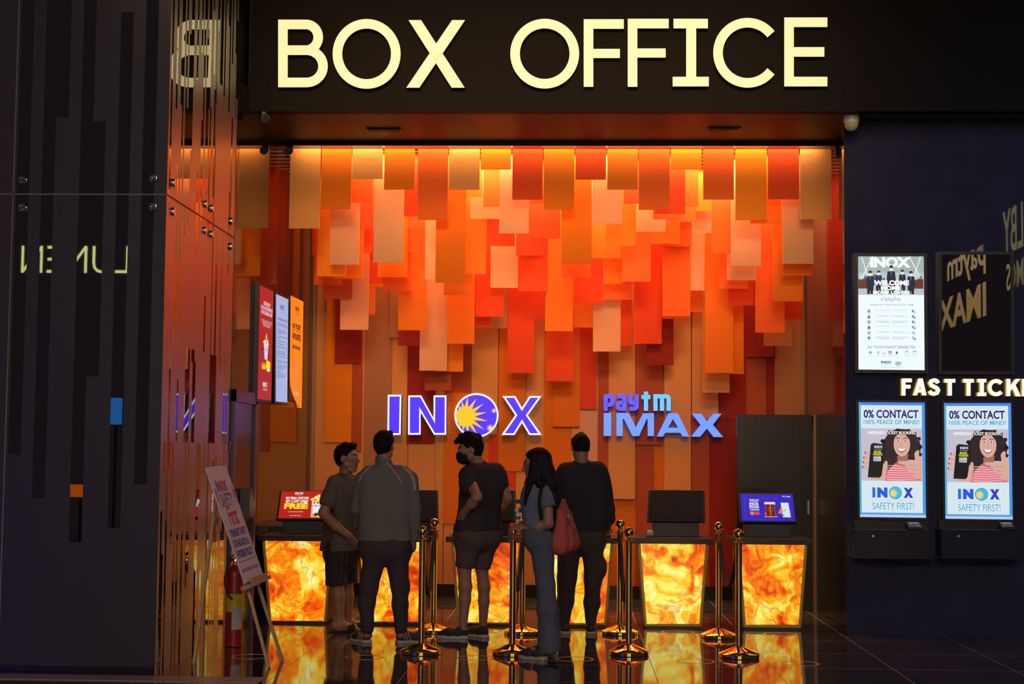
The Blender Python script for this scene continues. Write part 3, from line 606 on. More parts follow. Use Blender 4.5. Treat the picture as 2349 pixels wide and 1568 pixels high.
b.line([(0.74, 0.42), (0.80, 0.36), (0.84, 0.44)], 0.02, M_rn, 3); b.line([(0.71, 0.28), (0.76, 0.18), (0.80, 0.24)], 0.025, L8(60, 70, 200, 0.9), 4); b.line([(0.69, 0.28), (0.66, 0.18), (0.70, 0.12)], 0.025, L8(60, 70, 200, 0.9), 4)
b.finish(t)
card_reader(1491, 1208, 14.34, 'card reader with pale keys left of the off monitor on the fifth counter').location.z = tops[4][1]
card_reader(1393, 1209, 14.30, 'card reader by the right hand of the man in the black sweater').location.z = tops[3][1]
card_reader(1045, 1203, 14.34, 'dark card reader on the left end of the third counter', 12, 14).location.z = tops[2][1]
card_reader(1690, 1212, 14.36, 'dark card reader at the left end of the rightmost counter', 14, 16).location.z = tops[5][1]
ch = empty('office_chair', (P(1190, 1240, 15.3).x, 15.3, 0), 'black slat-backed chair standing behind the third counter', 'chair')
c0 = P(1150, 1146, 15.3); c1 = P(1206, 1156, 15.3)
for y0, y1 in ((1145, 1154), (1165, 1174)):
    a, c = P(1150, y1, 15.3), P(1206, y0, 15.3); MB().box((a.x, 15.29, a.z), (c.x, 15.32, c.z)).build('back_slat', M_bez, ch, bevel=0.004)
for x in (c0.x + 0.01, c1.x - 0.01): MB().box((x-0.015, 15.29, 0.0), (x+0.015, 15.32, c0.z + 0.01)).build('leg', M_bez, ch)
for x in (c0.x + 0.01, c1.x - 0.01): MB().box((x-0.015, 14.93, 0.0), (x+0.015, 14.96, 0.5)).build('leg', M_bez, ch)
MB().box((c0.x, 14.92, 0.5), (c1.x, 15.30, 0.54)).build('seat', M_bez, ch, bevel=0.01)

# ------------------------------------------------------------------ screens and posters on the left wall
def wallscreen(name, quad, X, label, m, frame=True):
    c = [PX(x, y, X) for x, y in quad]; o = empty(name, (X, sum(p.y for p in c)/4, min(p.z for p in c)), label, 'screen')
    ctr = sum(c, Vector())/4
    if frame:
        ex = [p + Vector((0, math.copysign(0.03, p.y-ctr.y), math.copysign(0.025, p.z-ctr.z))) for p in c]
        MB().hexa([p - Vector((0.003, 0, 0)) for p in ex], (-(X-XL)+0.004, 0, 0)).build('housing', M_bez, o)
    MB().flat(c).build('screen', m, o)
    return o, Board(*c)
M_gr = L8(120, 140, 190, 0.7); M_ink = L8(50, 70, 170, 0.75)
o, b = wallscreen('poster_screen', [(596, 653), (627.4, 668.7), (622, 917.5), (590.6, 914.6)], XL + 0.04, 'red lit snack poster screen on the left wall, nearest the entrance', L8(190, 34, 40, 0.72))
b.text('PLEASE ENJOY\nFOOD AND BEVERAGES\nIN THE CINEMA LOBBY', 0.12, 0.755, 0.95, 0.875, L8(235, 200, 215, 0.9), 0.03); b.text('FOR YOUR CONVENIENCE NO FOOD\nAND BEVERAGES ARE ALLOWED\nINSIDE THE AUDITORIUM', 0.16, 0.65, 0.92, 0.71, L8(235, 190, 200, 0.8), 0.02)
b.part(); b.poly([(0.44, 0.36), (0.36, 0.50), (0.70, 0.50), (0.64, 0.36)], L8(225, 220, 225, 0.85)); b.text('IN X', 0.46, 0.44, 0.62, 0.455, M_ink, 0.02)
for k in range(26): b.oval(random.uniform(0.36, 0.68), 0.50 + random.random()*0.055*(1-abs(random.uniform(-1, 1))), 0.05, 0.008, (M_pop, M_cr, M_w)[k % 3], 2, 8)
b.poly([(0.48, 0.55), (0.52, 0.60), (0.60, 0.54)], M_pop, 2); b.poly([(0.26, 0.33), (0.26, 0.445), (0.37, 0.45), (0.37, 0.33)], L8(120, 60, 140, 0.7), 2); b.oval(0.315, 0.45, 0.06, 0.008, M_bez, 3)
for k in range(8): b.poly([(0.25+0.03*k, 0.27), (0.27+0.032*k, 0.335), (0.30+0.03*k, 0.27)], (M_yel, M_or)[k % 2], 3)
b.poly([(0.52, 0.29), (0.58, 0.36), (0.86, 0.34), (0.84, 0.28), (0.70, 0.265)], M_yel, 3); b.poly([(0.55, 0.285), (0.66, 0.25), (0.80, 0.26), (0.85, 0.28), (0.7, 0.272)], M_w, 4)
b.part(); b.text('INOX', 0.36, 0.115, 0.68, 0.155, M_w, 0.04); b.oval(0.585, 0.135, 0.055, 0.018, L8(120, 190, 110, 0.8), 3); b.rect(0.38, 0.103, 0.66, 0.105, M_w); b.text('LIVE THE MOVIE', 0.37, 0.082, 0.67, 0.094, M_w, 0.01); b.finish(o)
o, b = wallscreen('poster_screen', [(633.3, 673.9), (661.4, 686.5), (659, 923), (632.7, 920)], XL + 0.04, 'pale blue lit notice screen on the left wall between red and orange posters', L8(172, 196, 246, 0.8))
b.text('INOX', 0.34, 0.875, 0.68, 0.92, M_ink, 0.04); b.oval(0.585, 0.897, 0.055, 0.02, L8(110, 190, 130, 0.8), 3); b.rect(0.34, 0.862, 0.68, 0.864, M_gr); b.text('LIVE THE MOVIE', 0.35, 0.838, 0.67, 0.85, M_gr, 0.01); b.text('HELP US SERVE YOU BETTER', 0.12, 0.768, 0.90, 0.79, M_ink, 0.025)
random.seed(5); v = 0.735
for ln in (0.86, 0.9, 0.12, 0, 0.7, 0.78, 0.35, 0, 0.86, 0.2, 0, 0.66, 0, 0.6, 0, 0.85, 0.2, 0, 0.62, 0.72, 0, 0.88, 0.1, 0, 0.9, 0.42, 0, 0.85, 0.7, 0.44, 0, 0.3, 0.6, 0.7, 0.4):
    if ln: b.rect(0.08, v, 0.08 + ln, v + 0.0065, M_gr)
    v -= 0.0175 if ln else 0.009
b.finish(o)
# orange sheet, curling away at its lower left corner
oq = [PX(x, y, XL + 0.04) for x, y in ((666.8, 677), (696, 691.7), (692, 935.7), (664, 931))]
ob = Board(*oq); NU, NV = 8, 16
def curl(u, v, k=0):
    p = Board.at(ob, u, v, k); c = max(0, 0.25-v)/0.25*max(0, 1-u*1.2); return p + Vector((0.07*c*c, 0.13*c*c, 0))
op = empty('hanging_poster', (XL + 0.09, oq[0].y, oq[3].z), 'orange snack poster hanging beside the pale blue screen, lower corner curling', 'poster')
mb = MB(); mb.add([curl(i/NU, j/NV) for j in range(NV+1) for i in range(NU+1)], [(j*(NU+1)+i, j*(NU+1)+i+1, (j+1)*(NU+1)+i+1, (j+1)*(NU+1)+i) for j in range(NV) for i in range(NU)])
mb.build('sheet', mat('glowing orange sheet', (0.60, 0.20, 0.02), 0.6, emit=srgb(232, 112, 10), es=0.75), op)  # hanging paper; its brightness is put in as glow
mb = MB(); mb.box((XL + 0.001, oq[0].y + 0.05, oq[3].z + 0.06), (XL + 0.03, oq[1].y - 0.03, oq[1].z - 0.02)); mb.build('backing', M_bez, op)
ob.at = curl
M_tx = L8(70, 34, 14, 0.5); M_pk = L8(236, 150, 90, 0.75)
ob.text('INOX', 0.36, 0.885, 0.66, 0.925, M_tx, 0.04); ob.rect(0.36, 0.872, 0.66, 0.874, M_tx); ob.part(); ob.text('LIVE THE MOVIE', 0.38, 0.852, 0.64, 0.862, M_tx, 0.01)
ob.text('NO TICKET', 0.16, 0.715, 0.80, 0.762, M_tx, 0.05); ob.text('NEEDED TO ENJOY YOUR', 0.16, 0.69, 0.80, 0.705, M_tx, 0.01); ob.text('FAVOURITES', 0.16, 0.615, 0.80, 0.675, M_tx, 0.05); ob.text('GRAB YOUR SNACK', 0.16, 0.53, 0.80, 0.565, M_tx, 0.05)
for k in range(60):
    t_ = random.random(); ob.oval(0.50 + random.uniform(-1, 1)*(0.06 + 0.26*t_), 0.16 + 0.27*t_, 0.05, 0.009, M_pk, 1 + k % 3, 9)
ob.poly([(0.36, 0.02), (0.30, 0.12), (0.70, 0.12), (0.66, 0.02)], M_pk, 2); ob.oval(0.50, 0.12, 0.20, 0.025, L8(245, 175, 110, 0.8), 3); ob.text('IN X', 0.42, 0.04, 0.60, 0.07, M_tx, 0.03, 4)
ob.finish(op)

# ------------------------------------------------------------------ right wall: screens and ticket kiosks
def facescreen(name, quad, Y, label, m, cat='screen', fr=0.03):
    c = [P(x, y, Y) for x, y in quad]; o = empty(name, (sum(p.x for p in c)/4, Y, min(p.z for p in c)), label, cat)
    ctr = sum(c, Vector())/4
    ex = [p + Vector((math.copysign(fr, p.x-ctr.x), 0.003, math.copysign(fr, p.z-ctr.z))) for p in c]
    MB().hexa(ex, (0, YKW-Y-0.004, 0)).build('housing', M_bez, o)
    MB().flat(c).build('screen', m, o)
    return o, Board(*c)
M_scr = L8(238, 250, 255, 1.0); M_sb = L8(120, 190, 235, 0.9); M_dn = L8(24, 26, 60, 0.6)
o, b = facescreen('display_screen', [(1968.5, 588), (2119, 588), (2121, 848.5), (1969.5, 847)], YKW - 0.07, 'upright white lit welcome screen with staff photo, above the left ticket kiosk', M_scr)
b.rect(0.0, 0.66, 1.0, 1.0, L8(186, 206, 206, 0.9))
for k in range(15): b.rect(0.0, 0.86 + 0.0095*k, 1.0, 0.8625 + 0.0095*k, L8(92, 116, 104, 0.7) if k % 2 else L8(150, 160, 130, 0.8), 2)
for u0, u1 in ((0.05, 0.16), (0.95, 0.84), (0.22, 0.05), (0.78, 0.95)): b.line([(u0, 1.0), (u1, 0.80)], 0.012, L8(230, 244, 248, 1), 3)
b.text('INOX', 0.18, 0.90, 0.80, 0.995, L8(245, 252, 255, 1.0), 0.06, 4)
for u, col in ((0.0, (120, 60, 40)), (0.84, (130, 50, 44))): b.rect(u, 0.715, u + 0.15, 0.80, L8(*col, 0.7), 3)
for k in range(14): b.rect(0.02 + 0.07*k, 0.79, 0.055 + 0.07*k, 0.84 - 0.015*(k % 3), (L8(215, 220, 190, 0.9), L8(90, 110, 120, 0.7))[k % 2], 3)
for u, v, s in ((0.31, 0.855, 0.86), (0.67, 0.862, 0.9), (0.18, 0.85, 1.0), (0.80, 0.848, 1.0), (0.50, 0.895, 1.12)):
    k = 5 if s < 0.95 else 6 if s < 1.1 else 7
    b.oval(u, v, 0.028*s, 0.020*s, L8(205, 165, 140, 0.8), k + 1, 14); b.rect(u-0.026*s, v-0.02*s, u+0.026*s, v-0.002, M_w, k + 2); b.poly(arc(u, v+0.004, 0.03*s, 0.02*s, 0, 180, 10), M_dn, k + 2)
    b.poly([(u-0.05*s, v-0.025*s), (u+0.05*s, v-0.025*s), (u+0.065*s, v-0.10*s), (u+0.05*s, v-0.115*s), (u+0.045*s, 0.665), (u+0.008, 0.665), (u, v-0.15*s), (u-0.008, 0.665), (u-0.045*s, 0.665), (u-0.05*s, v-0.115*s), (u-0.065*s, v-0.10*s)], M_dn, k)
    b.poly([(u-0.012, v-0.024*s), (u+0.012, v-0.024*s), (u, v-0.07*s)], L8(60, 110, 200, 0.9), k + 1)
b.text('WELCOME', 0.24, 0.742, 0.77, 0.788, L8(252, 253, 255, 1.05), 0.05, 12); b.text('HOME', 0.34, 0.70, 0.65, 0.738, L8(252, 253, 255, 1.05), 0.05, 12); b.text('MOVIE LOVERS', 0.22, 0.663, 0.78, 0.695, L8(252, 253, 255, 1.05), 0.05, 12)
M_lp = L8(150, 120, 180, 0.8); M_lg = L8(190, 205, 215, 0.9); M_cy = L8(140, 200, 225, 0.9); M_bd = L8(60, 90, 150, 0.8); M_mg = L8(170, 110, 160, 0.8); M_rd = L8(200, 90, 90, 0.8)
b.text('# SafetyFirst', 0.34, 0.595, 0.64, 0.64, M_lp, -0.005, shear=0.02); b.text('ENSURED BY A 100% VACCINATED TEAM', 0.17, 0.566, 0.83, 0.578, M_lp, 0.005)
for k in range(6):
    v = 0.515 - 0.047*k
    b.part(); b.oval(0.16, v, 0.035, 0.02, (L8(222, 226, 232, 0.95), L8(214, 240, 246, 1))[k % 2], 1, 20); b.oval(0.84, v, 0.035, 0.02, L8(208, 236, 246, 1), 1, 20)
    b.oval(0.16, v, 0.018, 0.010, (M_rd, M_rd, M_mg, M_bd, M_cy, M_bd)[k], 2, 10); b.poly([(0.13, v-0.018), (0.16, v), (0.19, v-0.018)], (M_lg, M_rd, M_lg, M_rd, M_cy, M_cy)[k], 3)
    b.oval(0.825, v+0.003, 0.012, 0.010, (M_bd, M_bd, M_bd, M_mg, M_cy, M_cy)[k], 2, 10); b.rect(0.84, v-0.014, 0.865, v-0.002, (M_cy, M_bd, M_cy, M_mg, M_lg, M_bd)[k], 3)
    for j in range(1 + (k * 7) % 3):
        b.rect(0.47 - (0.22, 0.16, 0.2)[(j+k) % 3], v + 0.007 - 0.0085*j, 0.47, v + 0.0105 - 0.0085*j, M_lg); b.rect(0.51, v + 0.007 - 0.0085*j, 0.51 + (0.26, 0.18, 0.24)[(j+k) % 3], v + 0.0105 - 0.0085*j, M_lg)
b.part(); b.rect(0.487, 0.27, 0.49, 0.53, L8(240, 225, 225, 0.95)); b.text('ALL TOUCH POINTS DISINFECTED', 0.135, 0.188, 0.865, 0.21, M_lp, 0.008)
for k, u in enumerate((0.18, 0.30, 0.39, 0.48, 0.58, 0.73, 0.85)):
    b.part(); c = (M_cy, M_cy, M_lp, M_bd, M_bd, M_mg, M_bd)[k]
    if k in (5, 6): b.line([(u-0.02, 0.138), (u-0.02, 0.165), (u+0.02, 0.165), (u+0.02, 0.138)], 0.005, c)
    elif k == 3: b.rect(u-0.025, 0.152, u+0.025, 0.162, c); b.rect(u-0.025, 0.138, u+0.025, 0.144, M_rd)
    elif k == 2: b.line([(u-0.025, 0.152), (u-0.02, 0.142), (u+0.02, 0.142), (u+0.025, 0.152)], 0.005, c)
    else: b.oval(u, 0.15, 0.028 if k == 0 else 0.014, 0.013, c, 1, 14)
    b.rect(u-0.035, 0.12, u+0.035, 0.1235, M_lg)
b.part(); b.text('INOX', 0.34, 0.055, 0.50, 0.078, L8(30, 90, 160, 0.9), 0.04); b.oval(0.435, 0.066, 0.022, 0.0125, M_cy, 3); b.rect(0.34, 0.04, 0.50, 0.043, M_lg); b.oval(0.60, 0.055, 0.05, 0.02, M_lg); b.rect(0.56, 0.058, 0.65, 0.066, M_cy, 2); b.rect(0.33, 0.02, 0.66, 0.0235, M_lg)
b.finish(o)
o, b = facescreen('display_screen', [(2161, 584), (2318, 584), (2320, 850), (2161, 850)], YKW - 0.06, 'switched-off dark display screen above the right ticket kiosk', mat('dark display glass', (0.016, 0.013, 0.015), 0.012, ior=1.8))

def kiosk(quad, lx, side_):
    m = L8(222, 238, 246, 0.92)
    o, b = facescreen('ticket_kiosk', quad, YKW - 0.08, 'wall ticket kiosk with lit blue-framed safety screen, %s' % side_, m, 'kiosk', 0.022)
    gb = [L8(70, 180, 226, 0.95), L8(70, 170, 232, 0.95), L8(66, 150, 236, 0.95), L8(66, 130, 236, 0.95)]
    b.rect(0, 0.035, 0.028, 1, gb[0], 2); b.rect(0.955, 0.035, 1, 1, gb[2], 2); b.rect(0, 0.975, 1, 1, gb[3], 2); b.rect(0, 0.022, 1, 0.04, gb[1], 2); b.rect(0, 0, 1, 0.022, L8(196, 206, 250, 0.95), 2)
    b.text('0% CONTACT', 0.072, 0.862, 0.905, 0.935, L8(28, 30, 120, 0.7), 0.028); b.text('100% PEACE OF MIND!', 0.07, 0.81, 0.915, 0.848, L8(72, 178, 226, 0.95), 0.018)
    # picture: smiling curly-haired person in a striped top pointing at a phone
    b.rect(0.028, 0.315, 0.955, 0.772, L8(206, 200, 216, 0.88), 2)
    H = L8(52, 34, 40, 0.6); S = L8(226, 176, 160, 0.9); S2 = L8(206, 146, 128, 0.85)
    random.seed(21)
    hair = [(0.36,0.66),(0.33,0.61),(0.36,0.55),(0.35,0.49),(0.40,0.42),(0.42,0.37),(0.54,0.36),(0.60,0.50),(0.86,0.50),(0.92,0.55),(0.94,0.62),(0.90,0.68),(0.84,0.73),(0.74,0.765),(0.58,0.77),(0.46,0.74)]
    b.poly(hair, H, 3)
    for k in range(34):
        u, v = hair[k % 16]; b.oval(min(0.92, max(0.06, u + random.uniform(-0.012, 0.012))), min(0.755, v + random.uniform(-0.008, 0.008)), random.uniform(0.024, 0.036), random.uniform(0.013, 0.020), (H, L8(70, 48, 54, 0.6))[k % 2], 3 + 0.4*(k % 2), 10)
    b.poly([(0.38,0.315),(0.42,0.40),(0.54,0.47),(0.66,0.46),(0.78,0.49),(0.90,0.42),(0.94,0.32)], L8(232, 120, 134, 0.9), 4)
    for k in range(7): b.line([(0.41+0.004*k, 0.33+0.02*k), (0.62, 0.325+0.02*k), (0.88, 0.34+0.02*k)], 0.005, L8(250, 214, 214, 0.95), 5)
    b.poly([(0.57,0.53),(0.58,0.46),(0.66,0.44),(0.73,0.47),(0.74,0.55)], L8(176, 116, 100, 0.8), 5)
    b.oval(0.645, 0.635, 0.125, 0.105, S, 6, 30); b.poly([(0.52, 0.68), (0.56, 0.745), (0.66, 0.758), (0.76, 0.73), (0.78, 0.66), (0.70, 0.72), (0.58, 0.72)], H, 7)
    for u in (0.585, 0.695): b.oval(u, 0.665, 0.022, 0.008, L8(250, 246, 244, 0.95), 8, 14); b.oval(u, 0.665, 0.011, 0.008, H, 9, 10); b.line([(u-0.03, 0.683), (u, 0.691), (u+0.03, 0.684)], 0.006, H, 8)
    b.line([(0.645, 0.655), (0.635, 0.625), (0.655, 0.62)], 0.005, S2, 8); b.poly([(0.575, 0.598)] + arc(0.64, 0.598, 0.065, 0.035, 180, 360, 12), L8(196, 84, 86, 0.85), 8); b.poly([(0.585, 0.597)] + arc(0.64, 0.597, 0.055, 0.022, 180, 360, 12), L8(252, 248, 246, 1), 9)
    # phone hand (left) and pointing hand (right)
    b.poly([(0.14,0.33),(0.30,0.36),(0.36,0.45),(0.41,0.48),(0.42,0.42),(0.38,0.32)], S, 8)
    b.poly([(0.12,0.345),(0.17,0.63),(0.21,0.645),(0.37,0.635),(0.40,0.61),(0.33,0.36),(0.30,0.342)], L8(28, 28, 38, 0.5), 9); b.poly([(0.135,0.36),(0.18,0.625),(0.375,0.618),(0.325,0.365)], L8(10, 10, 16, 0.5), 10)
    b.text('INOX', 0.225, 0.60, 0.35, 0.622, L8(230, 240, 250, 0.95), 0.03, 11); b.oval(0.30, 0.611, 0.014, 0.010, L8(90, 190, 220, 0.9), 12); b.rect(0.225, 0.588, 0.345, 0.591, M_lg, 11)
    b.text('BOOK\nTICKETS', 0.20, 0.535, 0.345, 0.578, L8(214, 224, 40, 0.95), 0.05, 11); b.text('ORDER\nFOOD!', 0.205, 0.485, 0.33, 0.528, L8(240, 240, 244, 0.95), 0.05, 11)
    for k in range(4): b.oval(0.105 - 0.01*k + (0.012 if k == 0 else 0), 0.555 - 0.042*k, 0.045, 0.019, S, 11, 14); b.oval(0.072 - 0.01*k + (0.012 if k == 0 else 0), 0.56 - 0.042*k, 0.014, 0.010, L8(190, 90, 96, 0.85), 12, 10)
    b.poly([(0.36,0.44),(0.385,0.49),(0.42,0.485),(0.425,0.42)], S, 12)
    b.poly([(0.555,0.475),(0.57,0.487),(0.80,0.492),(0.84,0.50),(0.83,0.555),(0.86,0.58),(0.905,0.585),(0.90,0.54),(0.955,0.50),(0.955,0.33),(0.86,0.345),(0.74,0.40),(0.72,0.44),(0.70,0.455),(0.60,0.465)], S, 11)
    for k in range(3): b.line([(0.74+0.02*k, 0.455-0.036*k), (0.86, 0.45-0.036*k)], 0.006, S2, 12)
    b.oval(0.575, 0.475, 0.018, 0.008, L8(186, 80, 96, 0.85), 12, 10)
    b.text('PAPERLESS TICKET BOOKING', 0.13, 0.722, 0.85, 0.748, L8(250, 250, 252, 1), 0.02, 12)
    bl = [L8(0, 110, 240, 0.9), L8(20, 90, 235, 0.9), L8(30, 60, 220, 0.9)]
    b.text('I', 0.19, 0.17, 0.235, 0.258, bl[0], 0.09); b.text('N', 0.265, 0.17, 0.42, 0.258, bl[1], 0.09); b.text('X', 0.665, 0.17, 0.81, 0.258, bl[2], 0.09)
    b.oval(0.54, 0.213, 0.098, 0.055, L8(30, 150, 220, 0.95), 3, 32); b.oval(0.54, 0.213, 0.088, 0.049, L8(60, 190, 230, 0.95), 4, 32)
    sp = []
    for k in range(28):
        a = 2*math.pi*k/28; rr = 1.0 if k % 2 == 0 else 0.55; u, v = 0.505 + 0.075*rr*math.cos(a), 0.208 + 0.042*rr*math.sin(a)
        q = math.hypot((u-0.54)/0.088, (v-0.213)/0.049); q = max(1, q/0.98); sp.append((0.54+(u-0.54)/q, 0.213+(v-0.213)/q))
    b.poly(sp, L8(250, 220, 90, 0.95), 5)
    b.rect(0.185, 0.148, 0.82, 0.151, M_lg, 3); b.text('SAFETY FIRST!', 0.19, 0.068, 0.82, 0.128, L8(60, 176, 214, 0.95), 0.0)
    b.finish(o)
    # shelf box below, with lock and card reader
    x0, x1 = quad[3][0] - 10, quad[2][0] + 22
    za, zb = P(x0, 1213, YKW-0.24).z, P(x0, 1281, YKW-0.24).z; xa, xb = P(x0, 1240, YKW-0.24).x, P(x1, 1240, YKW-0.24).x
    MB().box((xa, YKW-0.24, zb), (xb, YKW-0.001, za)).build('lower_box', mat('navy black metal', (0.016, 0.016, 0.030), 0.25), o, bevel=0.004)
    lk = P(quad[3][0] + 30, 1229, YKW-0.243); mb = MB(); N = 16
    vs = [lk + Vector((0.011*math.cos(2*math.pi*k/N), 0, 0.011*math.sin(2*math.pi*k/N))) for k in range(N)]; mb.hexa(vs, (0, 0.004, 0)); mb.build('lock', mat('steel lock', (0.6, 0.58, 0.55), 0.3, 0.9), o)
    MB().box((xa + 0.02, YKW-0.08, za - 0.002), (xb - 0.02, YKW-0.001, P(x0, 1192, YKW-0.08).z)).build('back_plate', M_bez, o)
    card_reader(lx, 1198, YKW - 0.20, 'card reader on the ledge of the %s' % ('left ticket kiosk' if lx < 2200 else 'right ticket kiosk'), 30, 15).location.z = za + 0.001
kiosk([(1970, 922), (2121, 923), (2124, 1187), (1973, 1185)], 2098, 'left, under the welcome screen')
kiosk([(2166, 924), (2319, 924), (2323, 1191), (2169, 1189)], 2312, 'right, under the dark display')
# ------------------------------------------------------------------ soffit fittings
for n, (x0, x1, y0, y1) in enumerate(((845, 918, 293, 301), (1622, 1700, 291, 298))):
    a, b_ = PZ(x0, y1, 4.52), PZ(x1, y0, 4.52); vt = empty('air_vent', (a.x, (a.y+b_.y)/2, 4.50), 'slotted air vent in the dark soffit over the %s' % ('left counters', 'right counters')[n], 'vent')
    MB().box((a.x, min(a.y, b_.y), 4.508), (b_.x, max(a.y, b_.y), 4.519)).build('frame', mat('vent metal', (0.05, 0.03, 0.02), 0.4), vt)
    s = MB(); yy = min(a.y, b_.y); dd = abs(a.y-b_.y)
    for k in range(4): s.box((a.x+0.01, yy+dd*(0.12+0.22*k), 4.502), (b_.x-0.01, yy+dd*(0.2+0.22*k), 4.508))
    s.build('slats', M_bez, vt)
M_camw = mat('cream camera plastic', (0.55, 0.50, 0.36), 0.4)
c = P(1953, 262, 13.69)
dc = empty('security_camera', (c.x, 13.69, c.z), 'cream domed security camera under the soffit by the right wall', 'camera')
MB().lathe((c.x, 13.69, 4.455), [(0.066, 0.0645), (0.068, 0.02), (0.064, 0.0)], 28).build('housing', M_camw, dc, smooth=True)
MB().lathe((c.x, 13.69, 4.455), [(0.062, 0.0), (0.058, -0.03), (0.035, -0.062), (0.010, -0.070)], 28).build('dome', mat('smoked cream dome', (0.42, 0.40, 0.22), 0.15), dc, smooth=True)
c = P(607, 270, 13.55)
lc = empty('security_camera', (c.x, 13.55, c.z), 'dark bullet security camera under the soffit by the left pillar', 'camera')
MB().box((c.x-0.02, 13.5, c.z+0.02), (c.x+0.02, 13.6, 4.519)).build('bracket', M_bez, lc, bevel=0.003)
MB().tube([(c.x-0.03, 13.62, c.z+0.02), (c.x+0.035, 13.42, c.z-0.03)], 0.038, 16).build('body', mat('dark grey camera', (0.05, 0.045, 0.035), 0.35), lc, smooth=True)
MB().tube([(c.x+0.033, 13.425, c.z-0.028), (c.x+0.038, 13.41, c.z-0.032)], 0.025, 16).build('lens', M_chrome, lc, smooth=True)
for n, (px, py) in enumerate(((588, 320), (665, 320))):
    c = P(px, py, 14.85); sl = empty('spotlight', (c.x, 14.86, 4.475), 'small black spotlight at the left end of the lip, %s' % ('next to the pillar', 'beside the tan panel')[n], 'spotlight')
    MB().box((c.x-0.012, 14.845, 4.43), (c.x+0.012, 14.875, 4.4745)).build('bracket', M_bez, sl)
    MB().tube([(c.x, 14.88, 4.455), (c.x-0.0, 14.80, 4.425)], [0.034, 0.040], 16).build('lamp_head', M_bez, sl, smooth=True)
c = P(1919, 328, 14.86); sl = empty('spotlight', (c.x, 14.86, 4.475), 'small black spotlight at the right end of the lip near the right wall', 'spotlight')
MB().box((c.x-0.012, 14.845, 4.43), (c.x+0.012, 14.875, 4.4745)).build('bracket', M_bez, sl)
MB().box((c.x-0.022, 14.80, 4.365), (c.x+0.022, 14.87, 4.45)).build('lamp_head', M_bez, sl, bevel=0.006)

# ------------------------------------------------------------------ stanchions, ropes, floor rings
M_brass = mat('polished brass', (0.83, 0.56, 0.16), 0.09, 1.0, var=0.04)
def stanchion(x, y, label):
    s = empty('stanchion', (x, y, 0), label, 'stanchion', 'brass queue stanchions')
    MB().lathe((x, y, 0), [(0.150, 0), (0.155, 0.004), (0.155, 0.028), (0.150, 0.033), (0.10, 0.055), (0.045, 0.078), (0.030, 0.085)], 48).build('base', M_brass, s, smooth=True)
    MB().lathe((x, y, 0), [(0.0255, 0.08), (0.0255, 0.870)], 28).build('post', M_brass, s, smooth=True)
    MB().lathe((x, y, 0), [(0.030, 0.870), (0.045, 0.873), (0.045, 0.878), (0.020, 0.884), (0.013, 0.900), (0.018, 0.906)], 28).build('collar', M_brass, s, smooth=True)
    MB().ball((x, y, 0.940), 0.040, 24).build('ball_finial', M_brass, s, smooth=True)
    return s
S0 = stanchion(0, 0, '')
FRONT = [(966, 1499), (1175, 1501), (1442, 1501), (1695, 1507)]; BACK = [(994, 1450), (1197, 1453), (1422, 1454), (1649, 1462)]
FLAB = ['brass stanchion in front by the right shoe of the man in the grey jacket', 'brass stanchion in front under the hands of the person in jeans', 'brass stanchion in the front row, third from left, right of the backpack', 'brass stanchion in the front row, rightmost of the four']
BLAB = ['brass stanchion in the back row by the canvas shoe, leftmost of the four', 'brass stanchion in the back row just behind the person in jeans', 'brass stanchion in the back row right of the man in the black sweater', 'brass stanchion in the back row between the last two counters']
tops_ = {}
for k, (lst, lab) in enumerate(((FRONT, FLAB), (BACK, BLAB))):
    for i, (px, py) in enumerate(lst):
        q = PZ(px, py, 0.0); q.z = 0
        if k == 0 and i == 0: s = S0; s.location = q; s['label'] = lab[0]
        else: s = dup(S0, q, lab[i])
        tops_[(k, i)] = q
M_rope = mat('black velvet rope', (0.012, 0.010, 0.010), 0.85)
RL = ['black velvet rope sagging between the leftmost pair of stanchions', 'black velvet rope between the stanchions at the person in jeans', 'black velvet rope between the stanchions right of the sweater man', 'black velvet rope between the rightmost pair of stanchions']
for i, sag in enumerate((0.46, 0.42, 0.50, 0.36)):
    a, b_ = tops_[(1, i)], tops_[(0, i)]; d = (b_-a).normalized(); a = a + d*0.040; b_ = b_ - d*0.040
    rp = empty('barrier_rope', ((a.x+b_.x)/2, (a.y+b_.y)/2, 0), RL[i], 'rope', 'black queue ropes')
    pts = [a.lerp(b_, t) + Vector((0, 0, 0.855 - sag*(1-(2*t-1)**2))) for t in [k/24 for k in range(25)]]
    MB().tube(pts[1:-1], 0.017, 12).build('rope', M_rope, rp, smooth=True)
    for p, q in ((pts[0], pts[1]), (pts[-1], pts[-2])): MB().tube([p, p.lerp(q, 1.2)], 0.011, 10).build('rope_end', M_brass, rp, smooth=True)
M_ring = mat('gold floor decal', (0.85, 0.50, 0.12), 0.35, 0.5, var=0.1)
RG = [(575, 1505), (835, 1507), (1090, 1508), (1318, 1511), (1595, 1516), (1835, 1521), (667, 1442), (902, 1444), (1112, 1446), (1326, 1447), (1555, 1449), (1790, 1454)]
RGL = ['at the foot of the easel', 'in front of the man in the grey jacket', 'between the two left front stanchions', 'right of the shoes of the person in jeans', 'in front of the fifth counter', 'at the far right of the front row', 'at the foot of the leftmost counter',
       'at the foot of the second counter', 'at the foot of the third counter', 'under the man in the black sweater', 'at the foot of the fifth counter', 'at the foot of the rightmost counter']
